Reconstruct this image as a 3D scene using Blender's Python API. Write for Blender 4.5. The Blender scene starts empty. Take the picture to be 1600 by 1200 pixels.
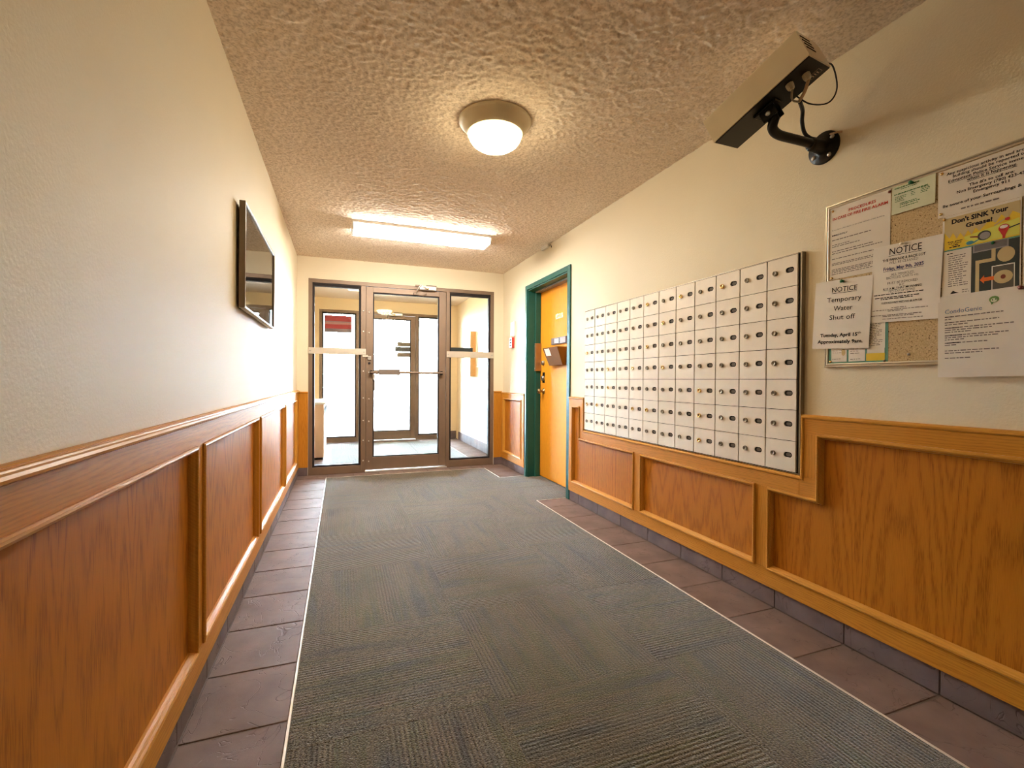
import bpy, bmesh, math, random
import numpy as np
from mathutils import Vector, Matrix
random.seed(7); rng = np.random.default_rng(7)
S = bpy.context.scene
C = S.collection
pi = math.pi
# ------------------------------------------------------------------ camera, world, exposure
W, D, H = 2.407, 5.617, 2.44          # room width, depth to the entrance front, ceiling height
VY = 8.35                             # inner face of the street front beyond the vestibule
YB = -2.4                             # wall behind the camera
cam = bpy.data.cameras.new('camera'); camo = bpy.data.objects.new('camera', cam); C.objects.link(camo)
cam.sensor_width = 36; cam.sensor_fit = 'HORIZONTAL'; cam.lens = 723.49 * 36 / 1600; cam.clip_start = 0.02
yaw, pitch, roll = 0.353853, -0.008495, 0.00615
fw = Vector((math.sin(yaw) * math.cos(pitch), math.cos(yaw) * math.cos(pitch), math.sin(pitch)))
r0 = Vector((math.cos(yaw), -math.sin(yaw), 0)); u0 = r0.cross(fw)
rr = math.cos(roll) * r0 + math.sin(roll) * u0; uu = -math.sin(roll) * r0 + math.cos(roll) * u0
M = Matrix((rr, uu, -fw)).transposed().to_4x4(); M.translation = (0.45787, 0, 1.07819)
camo.matrix_world = M
S.camera = camo
S.view_settings.view_transform = 'Standard'; S.view_settings.look = 'None'
S.view_settings.exposure = 0.40; S.view_settings.gamma = 1.0; S.view_settings.use_curve_mapping = False
S.cycles.max_bounces = 10; S.cycles.diffuse_bounces = 6; S.cycles.glossy_bounces = 4
S.cycles.transparent_max_bounces = 24; S.cycles.sample_clamp_indirect = 6.0
S.cycles.use_denoising = True; S.cycles.filter_width = 1.0
SKY, FLUO, DOME, VDOME, DOME_FILL = 78.0, 54.0, 26.0, 110.0, 3.0
world = bpy.data.worlds.new('world'); S.world = world; world.use_nodes = True
wn = world.node_tree
bg = wn.nodes['Background']
bg.inputs['Color'].default_value = (0.83, 0.98, 1.17, 1); bg.inputs['Strength'].default_value = SKY
sun = bpy.data.lights.new('sun', 'SUN'); sun.energy = 40.0; sun.angle = 0.05; sun.color = (1, 0.95, 0.86)
suno = bpy.data.objects.new('sun', sun); C.objects.link(suno)
suno.rotation_euler = (math.radians(38), 0, math.radians(150))

# ------------------------------------------------------------------ materials
def mat(name):
    m = bpy.data.materials.new(name); m.use_nodes = True
    return m, m.node_tree, m.node_tree.nodes['Principled BSDF']
def N(t, kind, **kw):
    n = t.nodes.new('ShaderNode' + kind)
    for k, v in kw.items():
        if k in n.inputs: n.inputs[k].default_value = v
        else: setattr(n, k, v)
    return n
def L(t, a, b): t.links.new(a, b)
def ramp(t, fac, stops):
    r = N(t, 'ValToRGB')
    e = r.color_ramp.elements
    while len(e) < len(stops): e.new(0.5)
    for i, (p, c) in enumerate(stops): e[i].position = p; e[i].color = (*c, 1)
    L(t, fac, r.inputs['Fac']); return r.outputs['Color']
def coords(t, scale=(1, 1, 1), rand=True):
    tc = N(t, 'TexCoord'); mp = N(t, 'Mapping'); mp.inputs['Scale'].default_value = scale
    if rand:
        oi = N(t, 'ObjectInfo'); ad = N(t, 'VectorMath', operation='SCALE')
        cb = N(t, 'CombineXYZ'); L(t, oi.outputs['Random'], cb.inputs[0]); L(t, oi.outputs['Random'], cb.inputs[1]); L(t, oi.outputs['Random'], cb.inputs[2])
        L(t, cb.outputs[0], ad.inputs[0]); ad.inputs['Scale'].default_value = 17.0
        av = N(t, 'VectorMath', operation='ADD'); L(t, tc.outputs['Object'], av.inputs[0]); L(t, ad.outputs[0], av.inputs[1])
        L(t, av.outputs[0], mp.inputs['Vector'])
    else: L(t, tc.outputs['Object'], mp.inputs['Vector'])
    return mp.outputs['Vector']
def bump(t, b, h, strength, dist):
    n = N(t, 'Bump'); n.inputs['Strength'].default_value = strength; n.inputs['Distance'].default_value = dist
    L(t, h, n.inputs['Height']); L(t, n.outputs['Normal'], b.inputs['Normal'])
def plain(name, col, rough=0.5, metal=0.0, spec=None, bumps=None):
    m, t, b = mat(name)
    b.inputs['Base Color'].default_value = (*col, 1); b.inputs['Roughness'].default_value = rough; b.inputs['Metallic'].default_value = metal
    if spec is not None: b.inputs['Specular IOR Level'].default_value = spec
    v = coords(t); n = N(t, 'TexNoise'); n.inputs['Scale'].default_value = 6 if not bumps else bumps[0]; n.inputs['Detail'].default_value = 4
    L(t, v, n.inputs['Vector'])
    c = tuple(min(1, x * 1.06) for x in col); d = tuple(x * 0.94 for x in col)
    L(t, ramp(t, n.outputs['Fac'], [(0.3, d), (0.7, c)]), b.inputs['Base Color'])
    if bumps: bump(t, b, n.outputs['Fac'], bumps[1], bumps[2])
    return m
def speckle(name, c1, c2, sc):
    m, t, b = mat(name); b.inputs['Roughness'].default_value = 0.95; b.inputs['Specular IOR Level'].default_value = 0.1
    v = coords(t, rand=False); n = N(t, 'TexNoise'); n.inputs['Scale'].default_value = sc; n.inputs['Detail'].default_value = 3; L(t, v, n.inputs['Vector'])
    L(t, ramp(t, n.outputs['Fac'], [(0.36, c2), (0.56, c1)]), b.inputs['Base Color']); return m
def paint(name, col, sc=160, st=0.35):
    m, t, b = mat(name); b.inputs['Roughness'].default_value = 0.62; b.inputs['Specular IOR Level'].default_value = 0.3
    v = coords(t, rand=False)
    n = N(t, 'TexNoise'); n.inputs['Scale'].default_value = sc; n.inputs['Detail'].default_value = 3; L(t, v, n.inputs['Vector'])
    n2 = N(t, 'TexNoise'); n2.inputs['Scale'].default_value = 1.3; n2.inputs['Detail'].default_value = 5; L(t, v, n2.inputs['Vector'])
    L(t, ramp(t, n2.outputs['Fac'], [(0.3, tuple(x * 0.955 for x in col)), (0.65, col)]), b.inputs['Base Color'])
    bump(t, b, n.outputs['Fac'], st, 0.004)
    return m
def oak(name, along, c1=(0.45, 0.158, 0.012), c2=(0.27, 0.082, 0.005), cath=True, rough=0.46):
    """along: the axis (0 x, 1 y, 2 z) the grain runs along."""
    m, t, b = mat(name); b.inputs['Roughness'].default_value = rough; b.inputs['Specular IOR Level'].default_value = 0.14
    v = coords(t)
    sp = N(t, 'SeparateXYZ'); L(t, v, sp.inputs[0])
    ax = [0, 1, 2]; ax.remove(along)
    cross = N(t, 'Math', operation='ADD'); L(t, sp.outputs[ax[0]], cross.inputs[0]); L(t, sp.outputs[ax[1]], cross.inputs[1])
    pp = N(t, 'Math', operation='PINGPONG'); L(t, cross.outputs[0], pp.inputs[0]); pp.inputs[1].default_value = 0.15
    al = N(t, 'Math', operation='MULTIPLY'); L(t, sp.outputs[along], al.inputs[0]); al.inputs[1].default_value = 0.085
    wv = N(t, 'CombineXYZ'); L(t, pp.outputs[0] if cath else cross.outputs[0], wv.inputs[0]); L(t, al.outputs[0], wv.inputs[1])
    dn = N(t, 'TexNoise'); dn.inputs['Scale'].default_value = 9; dn.inputs['Detail'].default_value = 3; L(t, wv.outputs[0], dn.inputs['Vector'])
    dv = N(t, 'VectorMath', operation='MULTIPLY_ADD'); L(t, dn.outputs['Color'], dv.inputs[0]); dv.inputs[1].default_value = (0.11, 0.11, 0); L(t, wv.outputs[0], dv.inputs[2])
    w = N(t, 'TexWave', wave_type='RINGS' if cath else 'BANDS'); w.inputs['Scale'].default_value = 17 if cath else 30; w.inputs['Distortion'].default_value = 1.6; w.inputs['Detail'].default_value = 2
    if cath: w.rings_direction = 'Z'
    L(t, dv.outputs[0], w.inputs['Vector'])
    # pores: short dark dashes along the grain
    sc = [420.0] * 3; sc[along] = 22.0
    mp = N(t, 'Mapping'); mp.inputs['Scale'].default_value = sc; L(t, v, mp.inputs['Vector'])
    pn = N(t, 'TexNoise'); pn.inputs['Scale'].default_value = 1.0; pn.inputs['Detail'].default_value = 2; L(t, mp.outputs[0], pn.inputs['Vector'])
    mx = N(t, 'Math', operation='MULTIPLY_ADD'); L(t, pn.outputs['Fac'], mx.inputs[0]); mx.inputs[1].default_value = 0.95
    h = N(t, 'Math', operation='MULTIPLY'); L(t, w.outputs['Fac'], h.inputs[0]); h.inputs[1].default_value = 0.32
    L(t, h.outputs[0], mx.inputs[2])
    L(t, ramp(t, mx.outputs[0], [(0.30, c2), (0.60, c1), (0.95, tuple(min(1, x * 1.12) for x in c1))]), b.inputs['Base Color'])
    bump(t, b, pn.outputs['Fac'], 0.12, 0.001)
    return m
def carpet_mat(name, along):
    m, t, b = mat(name); b.inputs['Roughness'].default_value = 0.95; b.inputs['Specular IOR Level'].default_value = 0.1; b.inputs['Sheen Weight'].default_value = 0.5; b.inputs['Sheen Roughness'].default_value = 0.4
    v = coords(t); sp = N(t, 'SeparateXYZ'); L(t, v, sp.inputs[0])
    cr = 1 - along
    # broad coloured streaks along the ribs
    sc = [17.0, 17.0, 17.0]; sc[along] = 1.6
    mp = N(t, 'Mapping'); mp.inputs['Scale'].default_value = sc; L(t, v, mp.inputs['Vector'])
    n1 = N(t, 'TexNoise'); n1.inputs['Scale'].default_value = 1; n1.inputs['Detail'].default_value = 3; L(t, mp.outputs[0], n1.inputs['Vector'])
    n2 = N(t, 'TexNoise'); n2.inputs['Scale'].default_value = 190; n2.inputs['Detail'].default_value = 3; L(t, v, n2.inputs['Vector'])
    n3 = N(t, 'TexNoise'); n3.inputs['Scale'].default_value = 5; n3.inputs['Detail'].default_value = 4; L(t, v, n3.inputs['Vector'])
    # ribs
    ph = N(t, 'Math', operation='MULTIPLY'); L(t, sp.outputs[cr], ph.inputs[0]); ph.inputs[1].default_value = 2 * pi / 0.0145
    sn = N(t, 'Math', operation='SINE'); L(t, ph.outputs[0], sn.inputs[0])
    # rib visibility varies over the tile in bands
    sc2 = [5.0, 5.0, 5.0]; sc2[along] = 0.4
    mp2 = N(t, 'Mapping'); mp2.inputs['Scale'].default_value = sc2; L(t, v, mp2.inputs['Vector'])
    n4 = N(t, 'TexNoise'); n4.inputs['Scale'].default_value = 1; n4.inputs['Detail'].default_value = 1; L(t, mp2.outputs[0], n4.inputs['Vector'])
    rs = N(t, 'MapRange'); rs.inputs[1].default_value = 0.4; rs.inputs[2].default_value = 0.62; rs.inputs[3].default_value = 0.12; rs.inputs[4].default_value = 1; L(t, n4.outputs['Fac'], rs.inputs[0])
    rb = N(t, 'Math', operation='MULTIPLY'); L(t, sn.outputs[0], rb.inputs[0]); L(t, rs.outputs[0], rb.inputs[1])
    col = ramp(t, n1.outputs['Fac'], [(0.28, (0.105, 0.105, 0.098)), (0.42, (0.165, 0.148, 0.105)), (0.52, (0.195, 0.158, 0.105)), (0.6, (0.155, 0.147, 0.082)), (0.72, (0.118, 0.119, 0.113))])
    k = N(t, 'Math', operation='MULTIPLY_ADD'); L(t, rb.outputs[0], k.inputs[0]); k.inputs[1].default_value = 0.19; k.inputs[2].default_value = -0.80
    k2 = N(t, 'Math', operation='MULTIPLY_ADD'); L(t, n2.outputs['Fac'], k2.inputs[0]); k2.inputs[1].default_value = 2.5; L(t, k.outputs[0], k2.inputs[2])
    k3 = N(t, 'Math', operation='MULTIPLY_ADD'); L(t, n3.outputs['Fac'], k3.inputs[0]); k3.inputs[1].default_value = 0.35; L(t, k2.outputs[0], k3.inputs[2])
    mv = N(t, 'VectorMath', operation='SCALE'); L(t, col, mv.inputs[0]); L(t, k3.outputs[0], mv.inputs['Scale'])
    L(t, mv.outputs[0], b.inputs['Base Color'])
    hh = N(t, 'Math', operation='MULTIPLY_ADD'); L(t, rb.outputs[0], hh.inputs[0]); hh.inputs[1].default_value = 0.2; L(t, n2.outputs['Fac'], hh.inputs[2])
    bump(t, b, hh.outputs[0], 0.8, 0.006)
    return m
def slate(name, c1, c2, rough=0.55):
    m, t, b = mat(name); b.inputs['Roughness'].default_value = rough; b.inputs['Specular IOR Level'].default_value = 0.3; b.inputs['Specular IOR Level'].default_value = 0.14
    v = coords(t)
    n = N(t, 'TexNoise'); n.inputs['Scale'].default_value = 7; n.inputs['Detail'].default_value = 6; L(t, v, n.inputs['Vector'])
    n2 = N(t, 'TexNoise'); n2.inputs['Scale'].default_value = 5.5; n2.inputs['Detail'].default_value = 3; n2.inputs['Distortion'].default_value = 1.1; L(t, v, n2.inputs['Vector'])
    rd = N(t, 'Math', operation='SUBTRACT'); L(t, n2.outputs['Fac'], rd.inputs[0]); rd.inputs[1].default_value = 0.5
    ab = N(t, 'Math', operation='ABSOLUTE'); L(t, rd.outputs[0], ab.inputs[0])
    cl = N(t, 'MapRange'); cl.inputs[1].default_value = 0; cl.inputs[2].default_value = 0.007; L(t, ab.outputs[0], cl.inputs[0])
    st = N(t, 'Math', operation='GREATER_THAN'); L(t, n2.outputs['Fac'], st.inputs[0]); st.inputs[1].default_value = 0.5
    nf = N(t, 'TexNoise'); nf.inputs['Scale'].default_value = 400; L(t, v, nf.inputs['Vector'])
    ck = N(t, 'MapRange'); ck.inputs[1].default_value = 0; ck.inputs[2].default_value = 1; ck.inputs[3].default_value = 0.72; ck.inputs[4].default_value = 1.0; L(t, cl.outputs[0], ck.inputs[0])
    cs = N(t, 'VectorMath', operation='SCALE'); L(t, ramp(t, n.outputs['Fac'], [(0.3, c2), (0.7, c1)]), cs.inputs[0]); L(t, ck.outputs[0], cs.inputs['Scale']); L(t, cs.outputs[0], b.inputs['Base Color'])
    a1 = N(t, 'Math', operation='MULTIPLY_ADD'); L(t, cl.outputs[0], a1.inputs[0]); a1.inputs[1].default_value = 0.7; L(t, n.outputs['Fac'], a1.inputs[2])
    a2 = N(t, 'Math', operation='MULTIPLY_ADD'); L(t, nf.outputs['Fac'], a2.inputs[0]); a2.inputs[1].default_value = 0.12; L(t, a1.outputs[0], a2.inputs[2])
    bump(t, b, a2.outputs[0], 0.5, 0.003)
    return m
def emit(name, col, s):
    m = bpy.data.materials.new(name); m.use_nodes = True; t = m.node_tree
    t.nodes.remove(t.nodes['Principled BSDF'])
    e = N(t, 'Emission'); e.inputs['Color'].default_value = (*col, 1); e.inputs['Strength'].default_value = s
    L(t, e.outputs[0], t.nodes['Material Output'].inputs['Surface']); return m
def glass(name, tint=(0.96, 0.98, 0.97), spec=1.45):
    m = bpy.data.materials.new(name); m.use_nodes = True; t = m.node_tree
    t.nodes.remove(t.nodes['Principled BSDF'])
    tr = N(t, 'BsdfTransparent'); tr.inputs['Color'].default_value = (*tint, 1)
    gl = N(t, 'BsdfGlossy'); gl.inputs['Roughness'].default_value = 0.02
    fr = N(t, 'Fresnel'); fr.inputs['IOR'].default_value = spec
    mx = N(t, 'MixShader'); L(t, fr.outputs[0], mx.inputs[0]); L(t, tr.outputs[0], mx.inputs[1]); L(t, gl.outputs[0], mx.inputs[2])
    L(t, mx.outputs[0], t.nodes['Material Output'].inputs['Surface']); return m
def cork(name):
    m, t, b = mat(name); b.inputs['Roughness'].default_value = 0.9
    v = coords(t); vo = N(t, 'TexVoronoi'); vo.inputs['Scale'].default_value = 330; L(t, v, vo.inputs['Vector'])
    n = N(t, 'TexNoise'); n.inputs['Scale'].default_value = 170; n.inputs['Detail'].default_value = 2; L(t, v, n.inputs['Vector'])
    a = N(t, 'Math', operation='MULTIPLY_ADD'); L(t, n.outputs['Fac'], a.inputs[0]); a.inputs[1].default_value = 1.0
    sx = N(t, 'SeparateXYZ'); L(t, vo.outputs['Color'], sx.inputs[0]); h = N(t, 'Math', operation='MULTIPLY'); L(t, sx.outputs[0], h.inputs[0]); h.inputs[1].default_value = 0.3
    L(t, h.outputs[0], a.inputs[2])
    L(t, ramp(t, a.outputs[0], [(0.36, (0.10, 0.055, 0.02)), (0.46, (0.50, 0.36, 0.18)), (0.9, (0.68, 0.52, 0.30))]), b.inputs['Base Color'])
    return m
def brick_mat(name):
    m, t, b = mat(name); v = coords(t, rand=False)
    mp = N(t, 'Mapping'); mp.inputs['Rotation'].default_value = (pi / 2, 0, pi / 2); L(t, v, mp.inputs['Vector'])
    br = N(t, 'TexBrick'); br.inputs['Scale'].default_value = 4.4; br.inputs['Color1'].default_value = (0.055, 0.035, 0.028, 1); br.inputs['Color2'].default_value = (0.075, 0.05, 0.04, 1); br.inputs['Mortar'].default_value = (0.13, 0.12, 0.11, 1)
    L(t, mp.outputs[0], br.inputs['Vector']); L(t, br.outputs['Color'], b.inputs['Base Color']); b.inputs['Roughness'].default_value = 0.9
    return m

WALL = paint('wall_paint', (0.83, 0.745, 0.56), 130, 0.22)
PEACH = paint('vestibule_paint', (0.86, 0.70, 0.47))
CEIL = speckle('popcorn_ceiling', (0.93, 0.81, 0.69), (0.68, 0.57, 0.46), 95)
OAKV = oak('oak_panel', 2)
OAKS = oak('oak_stile', 2, (0.53, 0.225, 0.026), (0.42, 0.165, 0.016), cath=False)
OAKR = oak('oak_rail', 1, (0.53, 0.225, 0.026), (0.42, 0.165, 0.016), cath=False)
OAKX = oak('oak_rail_across', 0, (0.53, 0.225, 0.026), (0.42, 0.165, 0.016), cath=False)
OAKM = oak('oak_moulding', 1, (0.58, 0.27, 0.045), (0.54, 0.245, 0.038), cath=False, rough=0.32)
OAKD = oak('oak_door_veneer', 2, (0.80, 0.33, 0.025), (0.70, 0.27, 0.018), cath=False, rough=0.55)
TEAL = plain('teal_paint', (0.012, 0.105, 0.088), 0.45, spec=0.35)
BRONZE = plain('bronze_aluminium', (0.23, 0.16, 0.11), 0.45, 0.35)
BRONZED = plain('dark_glazing_bead', (0.028, 0.022, 0.022), 0.6, 0.0, spec=0.2)
ALU = plain('aluminium', (0.72, 0.69, 0.64), 0.35, 0.85)
ALUP = plain('pale_aluminium', (0.70, 0.63, 0.53), 0.42, 0.5)
STEEL = plain('steel', (0.5, 0.48, 0.45), 0.3, 0.9)
BRASS = plain('brass', (0.78, 0.52, 0.2), 0.25, 0.9)
BLACK = plain('black_metal', (0.010, 0.009, 0.008), 0.35, 0.0, spec=0.25)
RUBBER = plain('black_rubber', (0.02, 0.02, 0.02), 0.5)
DARK = plain('dark_recess', (0.018, 0.016, 0.014), 0.7, spec=0.15)
MAIL = plain('mailbox_face', (0.76, 0.68, 0.56), 0.55, 0.1)
MAILF = plain('mailbox_frame', (0.30, 0.255, 0.19), 0.4, 0.6)
LOCKM = plain('dull_lock', (0.26, 0.22, 0.16), 0.35, 0.8)
TICKET = plain('number_ticket', (0.13, 0.11, 0.09), 0.6, spec=0.2)
CAMW = plain('cream_housing', (0.86, 0.77, 0.58), 0.45)
WHITE = plain('white_plastic', (0.80, 0.77, 0.70), 0.4)
ENAM = plain('white_enamel', (0.85, 0.82, 0.76), 0.35)
PAN = plain('beige_metal', (0.76, 0.66, 0.46), 0.4, 0.1)
REDP = plain('red_paint', (0.55, 0.05, 0.03), 0.35)
PEACHM = plain('peach_metal', (0.88, 0.60, 0.42), 0.5)
PAPER = plain('paper', (0.82, 0.76, 0.67), 0.8, spec=0.2)
PAPERW = plain('white_paper', (0.86, 0.81, 0.73), 0.8, spec=0.2)
PAPERG = plain('pale_green_paper', (0.74, 0.78, 0.58), 0.8, spec=0.2)
INK = plain('ink', (0.03, 0.028, 0.03), 0.8, spec=0.1)
INKG = plain('grey_ink', (0.24, 0.21, 0.19), 0.8, spec=0.1)
INKR = plain('red_ink', (0.55, 0.05, 0.04), 0.8, spec=0.1)
INKB = plain('blue_ink', (0.16, 0.24, 0.36), 0.8, spec=0.1)
INKN = plain('navy_ink', (0.05, 0.05, 0.16), 0.8, spec=0.1)
INKGR = plain('green_ink', (0.10, 0.22, 0.09), 0.8, spec=0.1)
YEL = plain('yellow_print', (0.80, 0.56, 0.05), 0.7, spec=0.2)
LIME = plain('lime_print', (0.72, 0.70, 0.12), 0.7, spec=0.2)
ORNG = plain('orange_print', (0.80, 0.17, 0.03), 0.7, spec=0.2)
SLATEP = plain('slate_print', (0.055, 0.065, 0.06), 0.7, spec=0.2)
GREYP = plain('grey_print', (0.30, 0.28, 0.27), 0.7, spec=0.2)
TEALP = plain('teal_print', (0.14, 0.34, 0.27), 0.7, spec=0.2)
TANP = plain('tan_print', (0.60, 0.47, 0.24), 0.7, spec=0.2)
BLUEP = plain('blue_print', (0.07, 0.28, 0.38), 0.7, spec=0.2)
GREENP = plain('green_plastic', (0.01, 0.16, 0.06), 0.3)
MAROON = plain('maroon_plastic', (0.20, 0.035, 0.02), 0.3)
CLEARP = plain('pale_plastic', (0.75, 0.68, 0.52), 0.2)
CORK = cork('cork')
CARPET = [carpet_mat('carpet_ribs_lengthwise', 1), carpet_mat('carpet_ribs_crosswise', 0)]
TILE = slate('slate_look_tile', (0.235, 0.162, 0.136), (0.165, 0.111, 0.093))
BASET = slate('slate_look_base_tile', (0.205, 0.155, 0.155), (0.135, 0.102, 0.104))
GROUT = plain('grout', (0.42, 0.35, 0.29), 0.9)
GROUTD = plain('dark_grout', (0.16, 0.12, 0.10), 0.9)
LENS_F = emit('fluorescent_lens', (1.0, 0.92, 0.81), FLUO)
LENS_D = emit('dome_lens', (1.0, 0.80, 0.46), DOME)
LENS_FILL = emit('fill_dome_lens', (1.0, 0.80, 0.46), DOME_FILL)
LENS_V = emit('vestibule_lens', (1.0, 0.84, 0.58), VDOME)
GLASS = glass('clear_glass')
PICG = glass('picture_glass', (0.9, 0.9, 0.9), 1.6)
SMOKE = plain('smoked_plastic', (0.19, 0.088, 0.032), 0.55, spec=0.05)
BRICK = brick_mat('brick')
CONC = plain('concrete', (0.42, 0.40, 0.38), 0.9, bumps=(40, 0.3, 0.005))
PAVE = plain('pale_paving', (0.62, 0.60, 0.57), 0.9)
AWN = plain('red_print', (0.34, 0.035, 0.045), 0.6)
AWNP = plain('pink_print', (0.36, 0.2, 0.21), 0.6)

# ------------------------------------------------------------------ mesh helpers
FR = {None: lambda u, v, w: (u, v, w),
      'R': lambda u, v, w: (W - w, -u, v),          # right wall: u = -y, v = z, w out of the wall
      'L': lambda u, v, w: (w, u, v),               # left wall: u = y
      'B': lambda u, v, w: (u, D - w, v),           # entrance front: u = x
      'V': lambda u, v, w: (u, VY - w, v),          # street front
      'DO': lambda u, v, w: (W + 0.15 - w, -u, v)}  # oak door face
ORG = {}
class MB:
    def __init__(s, frame=None): s.v = []; s.f = []; s.m = []; s.T = FR[frame] if not callable(frame) else frame; s.k = 0; s.sm = []
    def add(s, vs, fs, smooth=False):
        o = len(s.v); s.v += [s.T(*p) for p in vs]; s.f += [[i + o for i in f] for f in fs]; s.m += [s.k] * len(fs); s.sm += [smooth] * len(fs)
    def box(s, a0, a1, b0, b1, c0, c1):
        vs = [(a, b, c) for c in (c0, c1) for b in (b0, b1) for a in (a0, a1)]
        s.add(vs, [(0, 2, 3, 1), (4, 5, 7, 6), (0, 1, 5, 4), (2, 6, 7, 3), (0, 4, 6, 2), (1, 3, 7, 5)]); return s
    def prism(s, pts, c0, c1):
        n = len(pts); vs = [(a, b, c0) for a, b in pts] + [(a, b, c1) for a, b in pts]
        s.add(vs, [list(range(n))[::-1], [n + i for i in range(n)]] + [(i, (i + 1) % n, n + (i + 1) % n, n + i) for i in range(n)]); return s
    def rings(s, rs, caps=True, smooth=True, closed=False):
        n = len(rs[0]); vs = [p for r in rs for p in r]; fs = []
        m = len(rs)
        for j in range(m if closed else m - 1):
            for i in range(n):
                a, b = j * n + i, j * n + (i + 1) % n; c, d = ((j + 1) % m) * n + (i + 1) % n, ((j + 1) % m) * n + i
                fs.append((a, b, c, d))
        s.add(vs, fs, smooth)
        if caps and not closed: s.add(rs[0], [list(range(n))[::-1]]); s.add(rs[-1], [list(range(n))])
        return s
    def lathe(s, prof, c=(0, 0, 0), axis=2, n=24, sgn=1, smooth=True):
        rs = []
        for r, h in prof:
            ring = []
            for i in range(n):
                a = 2 * pi * i / n; p = [0, 0, 0]
                p[axis] = c[axis] + sgn * h
                o = [(axis + 1) % 3, (axis + 2) % 3]
                p[o[0]] = c[o[0]] + r * math.cos(a); p[o[1]] = c[o[1]] + r * math.sin(a) * sgn
                ring.append(tuple(p))
            rs.append(ring)
        return s.rings(rs, True, smooth)
    def tube(s, path, r, n=10, caps=True):
        P = [Vector(p) for p in path]; rs = []; up = None
        R = r if isinstance(r, (list, tuple)) else [r] * len(P)
        for i, p in enumerate(P):
            d = (P[min(i + 1, len(P) - 1)] - P[max(i - 1, 0)]).normalized()
            if up is None: up = Vector((0, 0, 1)) if abs(d.z) < 0.9 else Vector((1, 0, 0))
            a = d.cross(up).normalized(); b = a.cross(d).normalized(); up = b
            rs.append([tuple(p + R[i] * (math.cos(2 * pi * k / n) * a + math.sin(2 * pi * k / n) * b)) for k in range(n)])
        return s.rings(rs, caps)
    def sweep(s, path, prof, closed=True):
        """path of (a, b) points; prof of (n, w): n along the left normal of the path, w out of the plane. Mitred."""
        P = [Vector(p) for p in path]; n = len(P); rs = []
        def nrm(d): return Vector((-d.y, d.x))
        for i in range(n):
            d1 = (P[i] - P[i - 1]).normalized() if (closed or i > 0) else None
            d2 = (P[(i + 1) % n] - P[i]).normalized() if (closed or i < n - 1) else None
            if d1 is None: m = nrm(d2)
            elif d2 is None: m = nrm(d1)
            else: m = (nrm(d1) + nrm(d2)) / (1 + nrm(d1).dot(nrm(d2)))
            rs.append([(P[i].x + m.x * q, P[i].y + m.y * q, w) for q, w in prof])
        s.rings(rs, True, False, closed); return s
    def build(s, name, mats, parent=None, bevel=0, seg=1, origin=None, smooth=None):
        V = np.array(s.v, float)
        if origin is None: origin = ((V.min(0) + V.max(0)) / 2) if parent is not None else np.array([*((V.min(0) + V.max(0)) / 2)[:2], V.min(0)[2]])
        origin = np.array(origin, float)
        me = bpy.data.meshes.new(name)
        me.from_pydata([tuple(p) for p in (V - origin)], [], s.f)
        mats = mats if isinstance(mats, (list, tuple)) else [mats]
        for m in mats: me.materials.append(m)
        me.polygons.foreach_set('material_index', s.m)
        me.polygons.foreach_set('use_smooth', s.sm if smooth is None else [smooth] * len(s.f))
        bm = bmesh.new(); bm.from_mesh(me)
        bmesh.ops.recalc_face_normals(bm, faces=bm.faces)
        if bevel:
            es = [e for e in bm.edges if len(e.link_faces) == 2 and e.calc_face_angle(0) > 0.6]
            bmesh.ops.bevel(bm, geom=es, offset=bevel, segments=seg, affect='EDGES', profile=0.6, clamp_overlap=True)
        bm.to_mesh(me); bm.free()
        o = bpy.data.objects.new(name, me); C.objects.link(o)
        po = np.zeros(3)
        if parent is not None: o.parent = parent; po = ORG[parent.name]
        o.location = origin - po; ORG[o.name] = origin
        return o
def inst(src, name, parent, origin):
    """another piece sharing src's mesh"""
    o = bpy.data.objects.new(name, src.data); C.objects.link(o); o.parent = parent
    o.location = np.array(origin) - ORG[parent.name]; ORG[o.name] = np.array(origin, float); return o
def empty(name, loc):
    o = bpy.data.objects.new(name, None); C.objects.link(o); o.location = loc; o.empty_display_size = 0.05
    ORG[o.name] = np.array(loc, float); return o
def tag(o, label, cat, group=None):
    o['label'] = label; o['category'] = cat
    if group: o['group'] = group
    return o
def struct(o): o['kind'] = 'structure'; return o
def thing(name, loc, label, cat, group=None): return tag(empty(name, loc), label, cat, group)

# ------------------------------------------------------------------ shell
DY0, DY1, DZ = 3.80, 4.785, 2.085      # oak door opening in the right wall
b = MB().box(-0.12, 0, YB, D + 0.11, -0.05, H + 0.1); struct(b.build('wall_left', WALL))
b = MB().box(W, W + 0.3, YB, DY0, -0.05, H + 0.1).box(W, W + 0.3, DY1, D + 0.11, -0.05, H + 0.1).box(W, W + 0.3, DY0, DY1, DZ, H + 0.1).box(W + 0.22, W + 0.3, DY0, DY1, -0.05, DZ)
struct(b.build('wall_right', WALL))
b = MB('B').box(0, 0.116, 0, H, -0.11, 0).box(2.282, W, 0, H, -0.11, 0).box(0.116, 2.282, 2.198, H, -0.11, 0); struct(b.build('wall_back', WALL))
b = MB().box(-0.12, W + 0.3, YB - 0.1, YB, -0.05, H + 0.1); struct(b.build('wall_front', WALL))
VW = 2.46
b = MB().box(-0.12, 0.0, D + 0.11, VY + 0.3, -0.05, H + 0.1); struct(b.build('wall_left_vestibule', PEACH))
b = MB().box(VW, VW + 0.25, D + 0.11, VY + 0.3, -0.05, H + 0.1); struct(b.build('wall_right_vestibule', PEACH))
b = MB('V').box(0, 0.116, 0, H, -0.3, 0).box(2.30, VW, 0, H, -0.3, 0).box(0.116, 2.30, 2.245, H, -0.3, 0); struct(b.build('wall_back_vestibule', PEACH))
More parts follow.
